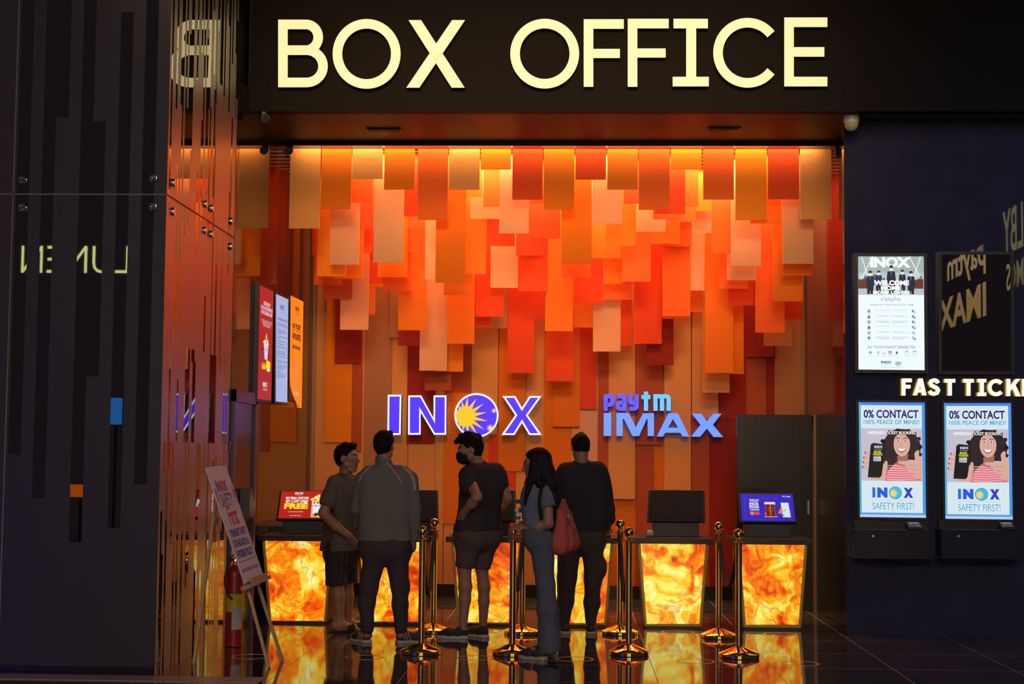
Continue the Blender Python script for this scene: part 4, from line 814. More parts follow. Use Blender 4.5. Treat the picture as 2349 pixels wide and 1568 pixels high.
for (px, py), lab in zip(RG, RGL):
    q = PZ(px, py); mb = MB(); N = 48; r0, r1 = 0.131, 0.145
    vs = [(q.x+r*math.cos(2*math.pi*k/N), q.y+r*math.sin(2*math.pi*k/N), z) for r, z in ((r0, 0), (r0, 0.0012), (r1, 0.0012), (r1, 0)) for k in range(N)]
    mb.add(vs, [(i*N+k, i*N+(k+1) % N, (i+1)*N+(k+1) % N, (i+1)*N+k) for i in range(3) for k in range(N)])
    tag(mb.build('floor_ring', M_ring), 'gold ring decal on the floor ' + lab, 'floor decal', 'gold floor rings')

# ------------------------------------------------------------------ easel with its notice board
M_wood = mat('pale easel wood', (0.42, 0.27, 0.13), 0.55, var=0.25, scale=25)
yn, yf = 11.28, 11.69
tl, tr, br, bl = P(472, 1071, yn), P(518, 1067, yf), P(604.5, 1319, yf), P(562, 1338, yn)
up = ((tl+tr)-(bl+br)).normalized(); acr = (br-bl).normalized(); nrm = acr.cross(up).normalized()
nrm = -nrm if nrm.x < 0 else nrm
es = empty('easel', (P(560, 1500, 11.5).x, 11.48, 0), 'wooden easel standing by the mirrored pillar, holding the white notice board', 'easel')
def bar(a, b_, w_, t_, m, name, parent):
    a, b_ = Vector(a), Vector(b_); d = (b_-a).normalized(); s = d.cross(Vector((1, 0, 0))).normalized()*w_/2; n = d.cross(s).normalized()*t_/2
    mb = MB(); mb.hexa([a+s+n, a-s+n, a-s-n, a+s-n], b_-a); return mb.build(name, m, parent, bevel=0.002)
back = nrm*-0.030
for px, py, Y, base_, t_ in ((617, 1532, None, bl, 0.12), (648, 1515, None, br, -0.10)):
    ft_ = PZ(px, py); ft_.z = 0.0; d = (base_ + acr*t_*0.9 + back*1.0) - ft_
    topx = ft_ + d*2.15; topx = topx.lerp((tl+tr)/2 + back*1.2, 0.5)
    kn = base_ + acr*t_*0.9 + back
    bar(ft_ + Vector((0, 0, 0.0)), kn, 0.030, 0.022, M_wood, 'front_leg', es); bar(kn, (tl+tr)/2 + back*1.3 + up*-0.12 + acr*(-0.03 if t_ > 0 else 0.03), 0.030, 0.022, M_wood, 'upright', es)
rf = PZ(445, 1521); rf.z = 0; rt = (tl+tr)/2 + back*2.2 - up*0.2
bar(rf, rt, 0.030, 0.022, M_wood, 'rear_leg', es)
lb = bl - up*0.012; lr = br - up*0.012
MB().hexa([lb - acr*0.02 - nrm*0.035, lr + acr*0.03 - nrm*0.035, lr + acr*0.03 + nrm*0.04, lb - acr*0.02 + nrm*0.04], -up*0.030).build('ledge', M_wood, es)
MB().hexa([lb + acr*0.05 + nrm*0.025, lr - acr*0.05 + nrm*0.025, lr - acr*0.05 + nrm*0.04, lb + acr*0.05 + nrm*0.04], up*0.03).build('ledge_lip', M_wood, es)
M_wh = mat('white board', (0.62, 0.56, 0.60), 0.5, var=0.03)
nb = empty('notice_board', (bl + br)/2, 'white safety notice board leaning on the easel', 'notice board')
MB().hexa([tl, tr, br, bl], -nrm*0.008).build('panel', M_wh, nb)
b = Board(tl, tr, br, bl, 0.0008)
i1 = mat('violet print', (0.10, 0.08, 0.36), 0.5); i2 = mat('teal print', (0.05, 0.16, 0.26), 0.5); i3 = mat('crimson print', (0.45, 0.04, 0.10), 0.5); i4 = mat('orange print', (0.6, 0.2, 0.05), 0.5)
b.text('INOX', 0.17, 0.775, 0.72, 0.875, i1, 0.05); b.oval(0.49, 0.825, 0.085, 0.045, i4, 2)
for u in (0.02, 0.87): b.oval(u+0.05, 0.80, 0.02, 0.015, i1); b.poly([(u+0.02, 0.785), (u+0.09, 0.785), (u+0.075, 0.70), (u+0.09, 0.66), (u+0.055, 0.70), (u+0.02, 0.655), (u+0.035, 0.70)], i1)
for k in range(9): b.oval(0.05 + 0.1*k, 0.645 + 0.02*math.sin(k), 0.012, 0.005, i3, 1, 8)
b.text('SAFETY', 0.17, 0.645, 0.80, 0.765, i2, 0.03); b.text('First', 0.26, 0.48, 0.72, 0.655, i3, 0.015, shear=0.08, spacing=0.85)
b.text('STRINGENT SAFETY', 0.10, 0.385, 0.90, 0.455, i1, 0.06); b.text('STANDARDS &', 0.10, 0.295, 0.86, 0.365, i2, 0.06); b.text('HYGIENE POLICY', 0.10, 0.205, 0.90, 0.275, i1, 0.06)
b.line([(0.10, 0.535), (0.04, 0.52), (0.04, 0.19), (0.10, 0.175), (0.90, 0.175), (0.96, 0.19), (0.96, 0.52), (0.90, 0.535)], 0.006, i2)
b.text('COMMITTED TO CINEMA WITH SAFETY & ASSURANCE', 0.06, 0.085, 0.92, 0.115, i3, 0.02)
b.finish(nb)

# fire extinguisher, its sign, and the small dark holder by the doorway
q = PZ(536, 1482); q.z = 0; ex_ = empty('fire_extinguisher', q, 'red fire extinguisher with yellow band standing behind the easel', 'fire extinguisher')
s_ = q.y/FPX; zt = lambda py: q.z + (1482-py)*s_
MB().lathe(q, [(0.060, 0), (0.068, 0.006), (0.068, zt(1320)), (0.060, zt(1310)), (0.035, zt(1300)), (0.022, zt(1296))], 32).build('cylinder', mat('extinguisher red', (0.30, 0.012, 0.010), 0.3), ex_, smooth=True)
MB().lathe(q, [(0.0688, zt(1402)), (0.0688, zt(1362))], 32).build('yellow_band', mat('yellow band', (0.55, 0.42, 0.02), 0.4), ex_, smooth=True)
lab_ = MB(); a0, a1, n_ = R(-95), R(-20), 10
for k in range(n_):
    f0, f1 = a0+(a1-a0)*k/n_, a0+(a1-a0)*(k+1)/n_
    lab_.add([(q.x+0.0692*math.cos(f0), q.y+0.0692*math.sin(f0), zt(1442)), (q.x+0.0692*math.cos(f1), q.y+0.0692*math.sin(f1), zt(1442)), (q.x+0.0692*math.cos(f1), q.y+0.0692*math.sin(f1), zt(1392)), (q.x+0.0692*math.cos(f0), q.y+0.0692*math.sin(f0), zt(1392))], [(0, 1, 2, 3)])
lab_.build('label', mat('grey label', (0.45, 0.40, 0.38), 0.5), ex_)
MB().lathe(q, [(0.022, zt(1298)), (0.022, zt(1284)), (0.015, zt(1280))], 16).build('valve', M_brass, ex_, smooth=True)
MB().hexa([q + Vector((-0.05, -0.015, zt(1290))), q + Vector((-0.01, -0.015, zt(1275))), q + Vector((0.05, -0.015, zt(1284))), q + Vector((0.05, -0.015, zt(1278))), q + Vector((0, -0.015, zt(1268))), q + Vector((-0.05, -0.015, zt(1283)))], (0, 0.03, 0)).build('handle', M_bez, ex_)
MB().tube([q + Vector((-0.02, -0.03, zt(1282))), q + Vector((-0.055, -0.05, zt(1300))), q + Vector((-0.07, -0.06, zt(1335))), q + Vector((-0.045, -0.075, zt(1362))), q + Vector((0.0, -0.082, zt(1374)))], 0.009, 10).build('hose', M_bez, ex_, smooth=True)
fs = empty('fire_sign', PX(499, 1240, XL), 'small orange-red fire sign stuck to the mirrored pillar above the extinguisher', 'sign')
fq = [PX(x, y, XL + 0.008) for x, y in ((494.5, 1203), (505, 1200.5), (505, 1240), (494.5, 1243))]
MB().hexa(fq, (-0.007, 0, 0)).build('plate', mat('fire sign red', (0.60, 0.12, 0.03), 0.4), fs); b = Board(*fq, 0.0008)
wp_ = mat('white print', (0.8, 0.7, 0.6), 0.5); b.line([(0.06, 0.04), (0.94, 0.04), (0.94, 0.96), (0.06, 0.96), (0.06, 0.04)], 0.02, wp_); b.poly([(0.3, 0.62), (0.3, 0.85), (0.42, 0.92), (0.5, 0.85), (0.5, 0.62)], wp_); b.text('FIRE\nEXTINGUISHER', 0.15, 0.3, 0.85, 0.48, wp_, 0.03); b.finish(fs)
hq = [PX(574, 1120, XL + 0.10), PX(579, 1120, XL + 0.10), PX(587, 1187, XL + 0.10), PX(571, 1187, XL + 0.10)]
tag(MB().hexa(hq, (-0.09, 0, 0)).build('wall_holder', M_bez, bevel=0.004), 'black tapered holder fixed to the left wall beside the doorway', 'holder')

# lit signs across the lobby, seen only as reflections in the black glass and stone
def farsign(name, rows_, org, u, v, m, label):
    o = empty(name, org, label, 'sign'); org, u, v = Vector(org), Vector(u), Vector(v); n = u.cross(v).normalized()
    for (t_, u0, u1, v0, v1, bold) in rows_:
        vv, f = textpolys(t_, bold); MB().add([org + u*(u0+(u1-u0)*a) + v*(v0+(v1-v0)*b2) for a, b2 in vv], f, 0).build('lettering', m, o)
    return o
M_far = L8(255, 226, 150, 1.0)
yv = 2*YPF - (-4.0); k_ = yv/FPX
xa, xb = (22-VPX)*k_, (276-VPX)*k_; z0_, z1_ = CAMH + (VPY-630)*k_, CAMH + (VPY-566)*k_
farsign('lobby_sign', [('LUMEN', 0, 1, 0, 1, -0.01)], (xb, -4.0, z0_), (xa-xb, 0, 0), (0, 0, z1_-z0_), L8(235, 235, 150, 3.2), 'lit lettering across the lobby, seen reflected in the dark pillar glass')
yv = 2*YKW - 6.3; k_ = yv/FPX; xw = (2200-VPX)*k_
farsign('lobby_sign', [('IMAX', 0.0, 1.0, 0.0, 0.42, 0.03), ('paytm', 0.0, 0.8, 0.52, 0.95, 0.02)], (xw, 7.4, CAMH + 310*k_), (0, -2.6, 0), (0, 0, 1.05), L8(255, 200, 110, 1.8), 'lit two line lettering across the lobby, seen reflected in the stone right wall')
farsign('lobby_sign', [('DOLBY', 0.0, 1.0, 0.45, 1.0, 0.01), ('ATMOS', 0.15, 1.0, 0.0, 0.33, 0.01)], (xw, 10.05, CAMH + 345*k_), (0, -1.7, 0), (0, 0, 1.0), L8(235, 220, 110, 1.8), 'lit narrow lettering across the lobby at the far right of the stone wall reflection')
for nm_, px0, px1, py0, py1, col_, lb_ in (('lobby_display', 240, 270, 920, 982, (60, 150, 255, 1.2), 'small blue lit display across the lobby, reflected in the pillar glass'), ('lobby_display', 143, 212, 1121, 1150, (255, 120, 20, 1.2), 'small orange lit panel across the lobby, reflected low in the pillar glass')):
    k_ = (2*YPF + 4.0)/FPX; o = empty(nm_, ((px0+px1)/2*k_ - VPX*k_, -4, CAMH + (VPY-py1)*k_), lb_, 'display'); xa, xb, za, zb = (px0-VPX)*k_, (px1-VPX)*k_, CAMH + (VPY-py1)*k_, CAMH + (VPY-py0)*k_
    MB().box((xa-0.02, -4.05, za-0.02), (xb+0.02, -4.002, zb+0.02)).build('housing', M_bez, o); MB().flat([(xa, -4, za), (xb, -4, za), (xb, -4, zb), (xa, -4, zb)]).build('screen', L8(*col_), o)
    MB().box(((xa+xb)/2-0.02, -4.05, 0), ((xa+xb)/2+0.02, -4.01, za-0.02)).build('stand', M_bez, o)
sf = empty('lobby_glint_panel', (0.5, -8, 0), 'glow panel added behind the viewer to glint in the brass posts', 'glow panel')  # unseen glow panel, added for gold streaks on the brass
MB().box((-3.2, -8.3, 0), (4.2, -7.9, 3.3)).build('panel_backing', M_bez, sf); MB().flat([(-2.6, -7.89, 0.4), (-0.4, -7.89, 0.4), (-0.4, -7.89, 2.9), (-2.6, -7.89, 2.9)]).flat([(0.6, -7.89, 0.4), (3.8, -7.89, 0.4), (3.8, -7.89, 2.9), (0.6, -7.89, 2.9)]).build('panel_glow', L8(255, 226, 170, 2.2), sf)
bs = empty('lobby_blue_glow', (-10.2, -2.0, 0.2), 'blue glow panel added behind the viewer to tint the pillar glass', 'screen')  # unseen panel, added for the blue tint on the frosted pillar
MB().box((-12.0, -2.06, 0.2), (-8.7, -2.0, 2.9)).build('housing', M_bez, bs); MB().flat([(-11.9, -1.995, 0.3), (-8.75, -1.995, 0.3), (-8.75, -1.995, 2.8), (-11.9, -1.995, 2.8)]).build('screen', L8(30, 40, 255, 3.2), bs)
# ------------------------------------------------------------------ people: smooth blended volumes turned into one surface each
from mathutils.bvhtree import BVHTree
NP = lambda v: np.array((v[0], v[1], v[2]), dtype=np.float32)
class Vox:
    def __init__(s, lo, hi, h):
        s.lo = np.array(lo, np.float32); s.h = h; n = np.ceil((np.array(hi)-s.lo)/h).astype(int) + 1
        s.ax = [s.lo[i] + h*np.arange(n[i], dtype=np.float32) for i in range(3)]; s.d = np.full(n, 0.2, np.float32)
    def _reg(s, lo, hi, m):
        sl = []
        for i in range(3):
            a = int(max(0, (lo[i]-m-s.lo[i])//s.h)); b = int(min(s.d.shape[i], (hi[i]+m-s.lo[i])//s.h + 2)); sl.append(slice(a, max(a, b)))
        return tuple(sl), s.ax[0][sl[0], None, None], s.ax[1][None, sl[1], None], s.ax[2][None, None, sl[2]]
    def _mix(s, sl, e, k, sub=False):
        a = s.d[sl]
        if sub: e = -e; h = np.maximum(k-np.abs(a-e), 0)/k; s.d[sl] = np.maximum(a, e) + h*h*k/4
        else: h = np.maximum(k-np.abs(a-e), 0)/k; s.d[sl] = np.minimum(a, e) - h*h*k/4
    def cap(s, a, b, ra, rb=None, k=0.02, sub=False):
        rb = ra if rb is None else rb; a, b = NP(a), NP(b); m = max(ra, rb)
        sl, x, y, z = s._reg(np.minimum(a, b)-m, np.maximum(a, b)+m, k+0.03); ba = b-a; L = float(ba@ba) + 1e-9
        t = np.clip(((x-a[0])*ba[0] + (y-a[1])*ba[1] + (z-a[2])*ba[2])/L, 0, 1)
        e = np.sqrt((x-a[0]-t*ba[0])**2 + (y-a[1]-t*ba[1])**2 + (z-a[2]-t*ba[2])**2) - (ra + t*(rb-ra)); s._mix(sl, e, k, sub); return s
    def ell(s, c, r, axes=((1,0,0),(0,1,0),(0,0,1)), k=0.02, sub=False):
        c = NP(c); m = max(r); sl, x, y, z = s._reg(c-m, c+m, k+0.03); q = []
        for i in range(3):
            a = axes[i]; q.append((x-c[0])*a[0] + (y-c[1])*a[1] + (z-c[2])*a[2])
        k0 = np.sqrt(sum((q[i]/r[i])**2 for i in range(3))); k1 = np.sqrt(sum((q[i]/r[i]**2)**2 for i in range(3))) + 1e-6
        s._mix(sl, k0*(k0-1)/k1, k, sub); return s
    def limb(s, pts, k=0.02, grow=0.0):
        for (a, ra), (b, rb) in zip(pts, pts[1:]): s.cap(a, b, ra+grow, rb+grow, k)
        return s
    def torso(s, lev, lat, k=0.05, grow=0.0, sub=3):
        lat = NP(lat)
        for (a, ha, ra), (b, hb, rb) in zip(lev, lev[1:]):
            for i in range(sub):
                t = i/sub; c = NP(a)*(1-t) + NP(b)*t; hw = ha*(1-t)+hb*t; r = ra*(1-t)+rb*t
                s.cap(c-lat*hw, c+lat*hw, r+grow, r+grow, k)
        c, hw, r = lev[-1]; s.cap(NP(c)-lat*hw, NP(c)+lat*hw, r+grow, r+grow, k); return s
    def cut(s, p, n):                                                       # keep the side the normal points away from
        p, n = NP(p), NP(Vector(n).normalized()); x, y, z = s.ax[0][:, None, None], s.ax[1][None, :, None], s.ax[2][None, None, :]
        s.d = np.maximum(s.d, (x-p[0])*n[0] + (y-p[1])*n[1] + (z-p[2])*n[2]); return s
    def wrinkle(s, amp, f=1.0, seed=0.0):
        x, y, z = s.ax[0][:, None, None], s.ax[1][None, :, None], s.ax[2][None, None, :]
        w_ = np.sin(26*f*x + 17*f*y + 3*np.sin(5*f*z+seed))*np.sin(8*f*z + 3*np.sin(8*f*x+seed)) + 0.7*np.sin(19*f*(0.8*z+x) + 4*np.sin(9*f*y+seed))*np.sin(6*f*z+seed)
        s.d = s.d + (amp*w_).astype(np.float32); return s
    def mesh(s):
        d = s.d.copy(); d[0] = d[-1] = 0.2; d[:, 0] = d[:, -1] = 0.2; d[:, :, 0] = d[:, :, -1] = 0.2
        ins = d < 0; n = np.array(d.shape)-1
        cor = [(i, j, k) for i in (0, 1) for j in (0, 1) for k in (0, 1)]
        cv = lambda arr, c: arr[c[0]:c[0]+n[0], c[1]:c[1]+n[1], c[2]:c[2]+n[2]]
        cnt = sum(cv(ins, c).astype(np.int8) for c in cor); act = (cnt > 0) & (cnt < 8); idx = np.full(act.shape, -1, np.int64)
        I = np.argwhere(act); idx[act] = np.arange(len(I)); val = {c: cv(d, c)[act] for c in cor}
        acc = np.zeros((len(I), 3), np.float32); num = np.zeros(len(I), np.float32)
        for c in cor:
            for ax in range(3):
                if c[ax]: continue
                e = list(c); e[ax] = 1; e = tuple(e); a, b = val[c], val[e]; m = (a < 0) != (b < 0); t = np.where(m, a/np.where(m, a-b, 1), 0)
                q = np.tile(np.array(c, np.float32), (len(I), 1)); q[:, ax] = t; acc += q*m[:, None]; num += m
        V = s.lo + s.h*(I + acc/num[:, None]); F = []
        for ax in range(3):
            sl0 = [slice(1, -1)]*3; sl0[ax] = slice(0, -1); sl1 = list(sl0); sl1[ax] = slice(1, None)
            A, B = ins[tuple(sl0)], ins[tuple(sl1)]; E = np.argwhere(A != B); E = E + np.array([0 if i == ax else 1 for i in range(3)])
            if not len(E): continue
            u, w_ = [(1, 2), (2, 0), (0, 1)][ax]; off = np.zeros((4, 3), int); off[0, u] = off[0, w_] = -1; off[1, w_] = -1; off[3, u] = -1
            q = np.stack([idx[tuple((E+o).T)] for o in off], 1); fl = ins[tuple(E.T)]; q[~fl] = q[~fl][:, ::-1]; F.append(q)
        return V, np.concatenate(F)
BV = {}
def vobj(name, vox, mats, parent, marks=(), smooth=2, bvh=None):
    V, F = vox.mesh()
    for _ in range(smooth):                                                 # soften voxel steps
        S = np.zeros_like(V); c = np.zeros(len(V), np.float32)
        for i in range(4):
            a, b = F[:, i], F[:, (i+1) % 4]; np.add.at(S, a, V[b]); np.add.at(S, b, V[a]); np.add.at(c, a, 1); np.add.at(c, b, 1)
        V = V*0.5 + 0.5*S/np.maximum(c, 1)[:, None]
    V = V.astype(np.float32); org = np.array(wloc(parent), np.float32); me = bpy.data.meshes.new(name)
    me.vertices.add(len(V)); me.vertices.foreach_set('co', (V-org).ravel()); me.loops.add(F.size); me.loops.foreach_set('vertex_index', F.ravel().astype(np.int32))
    me.polygons.add(len(F)); me.polygons.foreach_set('loop_start', np.arange(0, F.size, 4, dtype=np.int32))
    if not isinstance(mats, (list, tuple)): mats = [mats]
    for m in mats: me.materials.append(m)
    mi = np.zeros(len(F), np.int32); ctr = V[F].mean(1)
    for p, r, k in marks:
        if isinstance(r, (int, float)): mi[((ctr-NP(p))**2).sum(1) < r*r] = k
        else: mi[(((ctr-NP(p))/np.array(r))**2).sum(1) < 1] = k
    me.polygons.foreach_set('material_index', mi); me.polygons.foreach_set('use_smooth', np.ones(len(F), bool))
    me.update(); me.validate(); o = bpy.data.objects.new(name, me); COL.objects.link(o); o.parent = parent
    if bvh: BV[bvh] = BVHTree.FromPolygons([tuple(map(float, v)) for v in V], [tuple(map(int, f)) for f in F])
    return o
def hit(key, px, py, lift=0.003):
    d = ray(px, py).normalized(); h = BV[key].ray_cast(CAMP, d)
    return None if h[0] is None else h[0] + h[1]*lift
def trail(key, pts, r, name, m, parent, lift=0.002, n=8):
    q = []
    for (a, b) in zip(pts, pts[1:]):
        for k in range(4):
            p = hit(key, a[0]+(b[0]-a[0])*k/4, a[1]+(b[1]-a[1])*k/4, lift)
            if p is not None: q.append(p)
    p = hit(key, *pts[-1], lift)
    if p is not None: q.append(p)
    q = [p for i, p in enumerate(q) if i == 0 or 0.002 < (p-q[i-1]).length < 0.09]
    if len(q) > 1: return MB().tube(q, r, n).build(name, m, parent, smooth=True)

SKIN = mat('brown skin', (0.30, 0.145, 0.080), 0.55, var=0.06, scale=40); LIP = mat('lip', (0.22, 0.075, 0.055), 0.5); EYE = mat('eye white', (0.55, 0.50, 0.46), 0.3); DARK = mat('dark iris', (0.01, 0.007, 0.005), 0.2)
HAIR = mat('black hair', (0.007, 0.005, 0.0045), 0.75, var=0.4, scale=120, spec=0.15)
class Head:
    def __init__(s, c, F, U=(0, 0, 1), k=1.0):
        s.c = Vector(c); s.F = Vector(F).normalized(); U = Vector(U); s.R = s.F.cross(U).normalized(); s.U = s.R.cross(s.F).normalized(); s.k = k
    def p(s, r, f, u): return s.c + (s.R*r + s.F*f + s.U*u)*s.k
    def ax(s): return (s.R, s.F, s.U)
    def flesh(s, v):
        k = s.k; sc = lambda *r: tuple(x*k for x in r); A = s.ax()
        v.ell(s.p(0, -.012, .030), sc(.073, .093, .086), A, .02).ell(s.p(0, .022, -.034), sc(.057, .066, .080), A, .03)
        v.cap(s.p(0, .064, -.100), s.p(0, .060, -.094), .019*k, .022*k, .02)
        for q in (-1, 1):
            v.cap(s.p(.050*q, .004, -.062), s.p(.016*q, .056, -.096), .020*k, .018*k, .025); v.cap(s.p(.040*q, .066, .022), s.p(.008*q, .084, .020), .010*k, .011*k, .02)
            v.cap(s.p(.042*q, .060, -.022), s.p(.052*q, .030, -.012), .014*k, .014*k, .02)
            v.ell(s.p(.031*q, .094, .000), sc(.017, .014, .011), A, .012, True); v.ell(s.p(.031*q, .073, .000), sc(.0135, .0135, .012), A, .004)
            v.ell(s.p(.077*q, -.012, -.010), sc(.010, .019, .033), A, .008); v.ell(s.p(.086*q, -.006, -.010), sc(.006, .010, .018), A, .006, True)
            v.cap(s.p(.010*q, .092, -.044), s.p(.012*q, .086, -.044), .008*k, .007*k, .008)
        v.cap(s.p(0, .084, .008), s.p(0, .109, -.036), .008*k, .0115*k, .012); v.cap(s.p(0, .108, -.040), s.p(0, .092, -.048), .011*k, .009*k, .008)
        v.cap(s.p(-.017, .080, -.066), s.p(.017, .080, -.066), .0075*k, .0075*k, .008); v.cap(s.p(0, .088, -.064), s.p(0, .087, -.066), .007*k, .007*k, .008)
        v.cap(s.p(-.014, .080, -.079), s.p(.014, .080, -.079), .0085*k, .0085*k, .008); v.cap(s.p(-.02, .091, -.0722), s.p(.02, .091, -.0722), .0025*k, .0025*k, .004, True)
        return v
    def marks(s, lips=1, eye=2, dark=3):
        k = s.k; m = []
        for q in (-1, 1):
            m += [(s.p(.031*q, .084, .0), .012*k, eye), (s.p(.031*q, .088, .0), .0075*k, dark)]
            m += [(s.p(.031*q + d, .086 - abs(d)*.25, .021), .0075*k, dark) for d in (-.018, -.009, 0, .009, .018)]
        return m + [(s.p(x, .088, -.071), .014*k, lips) for x in (-.012, 0, .012)]
    def hair(s, v, fringe=(), nape=-.075, puff=0.0, tuft=.0035):
        k = s.k; sc = lambda *r: tuple((x+puff)*k for x in r); A = s.ax()
        v.ell(s.p(0, -.018, .036), sc(.081, .100, .090), A, .02).ell(s.p(0, -.045, -.010), sc(.068, .062, .072), A, .03)
        v.cut(s.p(0, .058, .046), s.F*0.76 - s.U*0.65); v.cut(s.p(0, 0, nape), -s.U)
        for a, b, r0, r1 in fringe: v.cap(s.p(*a), s.p(*b), r0*k, r1*k, .015)
        x, y, z = v.ax[0][:, None, None], v.ax[1][None, :, None], v.ax[2][None, None, :]
        v.d = v.d + (tuft*(np.sin(95*x+3*np.sin(60*z))*np.sin(90*y+2*np.sin(70*x)) + 0.7*np.sin(140*x+60*z)*np.sin(120*y))).astype(np.float32)
        for q in (-1, 1): v.ell(s.p(.080*q, .002, -.012), tuple(t*k for t in (.03, .022, .034)), A, .006, True)
        return v
def hand(v, w, d, n, side=1, curl=0.6, k=1.0, spread=1.0):
    """palm, four unequal bent fingers and a thumb that leaves the side of the palm"""
    w = Vector(w); d = Vector(d).normalized(); n = Vector(n); n = (n - d*n.dot(d)).normalized(); s = d.cross(n)*side
    for o in (-.024, -.008, .008, .024): v.cap(w + s*o*0.75*k, w + d*.082*k + s*o*k, .0145*k, .0125*k, .012)
    for i, (L, o) in enumerate(((.070, -.029), (.078, -.010), (.073, .009), (.058, .027))):
        p = w + d*.088*k + s*o*spread*k; dv = d + s*(o*0.9)*spread; a = 0.0
        for j, fr in enumerate((.42, .33, .25)):
            a += curl*(0.75, 0.95, 0.7)[j]; q = p + (dv*math.cos(a) + n*math.sin(a)).normalized()*L*fr*k
            v.cap(p, q, (.0092 - .0008*j)*k, (.0086 - .0008*j)*k, .004); p = q
    b = w + d*.022*k - s*.026*k; q = b + (d*.75 - s*.55 + n*.35).normalized()*.042*k; t = q + (d*.85 - s*.05 + n*.55).normalized()*.032*k
    v.cap(b, q, .0135*k, .0105*k, .010); v.cap(q, t, .0105*k, .0085*k, .005); return v
def shoe(parent, heel, dirv, L, m_up, m_sole, key=None, wd=.047, hi=.085, sole=.026):
    h = Vector(heel); h.z = 0; d = Vector((dirv[0], dirv[1], 0)).normalized(); s = Vector((-d.y, d.x, 0)); at = lambda t, z, o=0: h + d*(L*t) + s*o + Vector((0, 0, z))
    v = Vox(np.minimum(NP(h), NP(at(1, 0)))-.12, np.maximum(NP(h), NP(at(1, 0)))+.12, .005)
    v.cap(at(.14, hi*.62), at(.30, hi*.66), wd*.84, wd*.88, .03).cap(at(.30, hi*.55), at(.62, .040), wd*.92, wd*.98, .03).cap(at(.62, .036), at(.86, .030), wd*.98, wd*.72, .03)
    v.cap(at(.18, hi*.8), at(.20, hi*1.15), wd*.72, wd*.70, .02).cut(at(0, sole*.7), (0, 0, -1)); v.cap(at(.20, hi*.95), at(.19, hi*1.8), wd*.54, wd*.56, .006, True)
    o = vobj('shoe', v, m_up, parent, bvh=key)
    pr = [(0.0, .55), (.03, .78), (.12, .92), (.3, .90), (.5, .96), (.65, 1.08), (.8, 1.0), (.92, .68), (.985, .3), (1.0, 0)]
    out = [at(t, 0, w_*wd) for t, w_ in pr] + [at(t, 0, -w_*wd) for t, w_ in reversed(pr[:-1])]
    MB().hexa(out, (0, 0, sole)).build('sole', m_sole, o, bevel=.004); return o
def cloth(name, col, r=0.85): return mat(name, col, r, var=0.10, scale=120, bump=0.25, spec=0.2)
def bounds(pts, m=.16):
    a = np.array([NP(p) for p in pts]); return a.min(0)-m, a.max(0)+m
WHITE = mat('white rubber sole', (0.42, 0.38, 0.34), 0.6); SOLE2 = mat('cream sole', (0.38, 0.30, 0.20), 0.6)

# ---- first person: grey tee, shorts, slippers, mask pulled under the chin
Y1 = 13.62; J = lambda x, y, d=0.0: P(x, y, Y1 + d)
F1 = Vector((.86, .51, 0)); R1 = Vector((.51, -.86, 0))
p1 = empty('person', PZ(785, 1450), 'person in grey T-shirt, black shorts and slippers with a mask under the chin, facing right', 'person', 'people at the counters')
p1.location = (J(783, 1440).x, Y1, 0)
H1 = Head(J(797, 1049, -.02), (.93, -.30, .08), (-.02, 0, 1), 1.0)
lev = [(J(791, 1104), .105, .068), (J(791, 1140), .10, .105), (J(786, 1195), .085, .10), (J(783, 1250), .085, .112)]
arms = [[(J(770, 1110, -.15), .056), (J(742, 1176, -.20), .043), (J(772, 1206, -.255), .041), (J(801, 1229, -.275), .028)], [(J(812, 1112, .14), .056), (J(834, 1178, .16), .043), (J(826, 1232, .02), .028)]]
legs = [[(J(774, 1262, -.085), .085), (J(774, 1338, -.09), .056), (J(776, 1368, -.085), .056), (J(780, 1425, -.085), .036), (J(777, 1438, -.085), .034)], [(J(792, 1262, .085), .085), (J(795, 1336, .08), .055), (J(797, 1366, .09), .054), (J(797, 1428, .10), .035)]]
v = Vox(*bounds([J(730, 1000, -.3), J(860, 1455, .35)], .04), .006)
v.lo[2] = -.01; v = Vox(v.lo, np.array([v.ax[0][-1], v.ax[1][-1], v.ax[2][-1]]), .006)
v.torso(lev, R1, .05, -.014)
for l in arms + legs: v.limb(l, .02)
v.cap(J(793, 1104), H1.p(0, -.02, -.05), .056, .052, .03); H1.flesh(v)
hand(v, arms[0][-1][0], Vector(arms[0][-1][0]) - Vector(arms[0][-2][0]) + Vector((.01, .03, -.06)), (.4, .9, .3), 1, .35); hand(v, arms[1][-1][0], (-.6, -.3, -.5), (-.3, .8, .1), -1, .5)
for hx, dy, tx in ((J(774, 1440, -.10), 0, .80), (J(795, 1440, .10), 0, .78)):
    d = Vector((.86, .30, 0)); hx = Vector((hx.x, hx.y, .055)); v.cap(hx + Vector((0, 0, .01)) - d*.02, hx + d*.03, .040, .042, .03); v.cap(hx + d*.02, hx + d*.16 + Vector((0, 0, -.02)), .040, .036, .03)
    s = Vector((-d.y, d.x, 0))
    for i, o_ in enumerate((-.034, -.014, .004, .020, .034)): v.cap(hx + d*.155 + s*o_ + Vector((0, 0, -.026)), hx + d*(.205-.012*i) + s*o_*1.05 + Vector((0, 0, -.030)), .014, .011, .006)
vobj('body', v, [SKIN, LIP, EYE, DARK], p1, H1.marks())
v = Vox(*bounds([H1.c], .17), .006); H1.hair(v, [((-.04, .06, .105), (.05, .075, .10), .022, .018), ((-.06, .0, .10), (-.02, .05, .118), .02, .018), ((.03, .0, .118), (.05, .05, .108), .022, .016)], -.07, .004)
vobj('hair', v, HAIR, p1)
TEE = cloth('grey tee', (0.115, 0.092, 0.075)); v = Vox(*bounds([J(735, 1080, -.3), J(850, 1275, .3)], .08), .008)
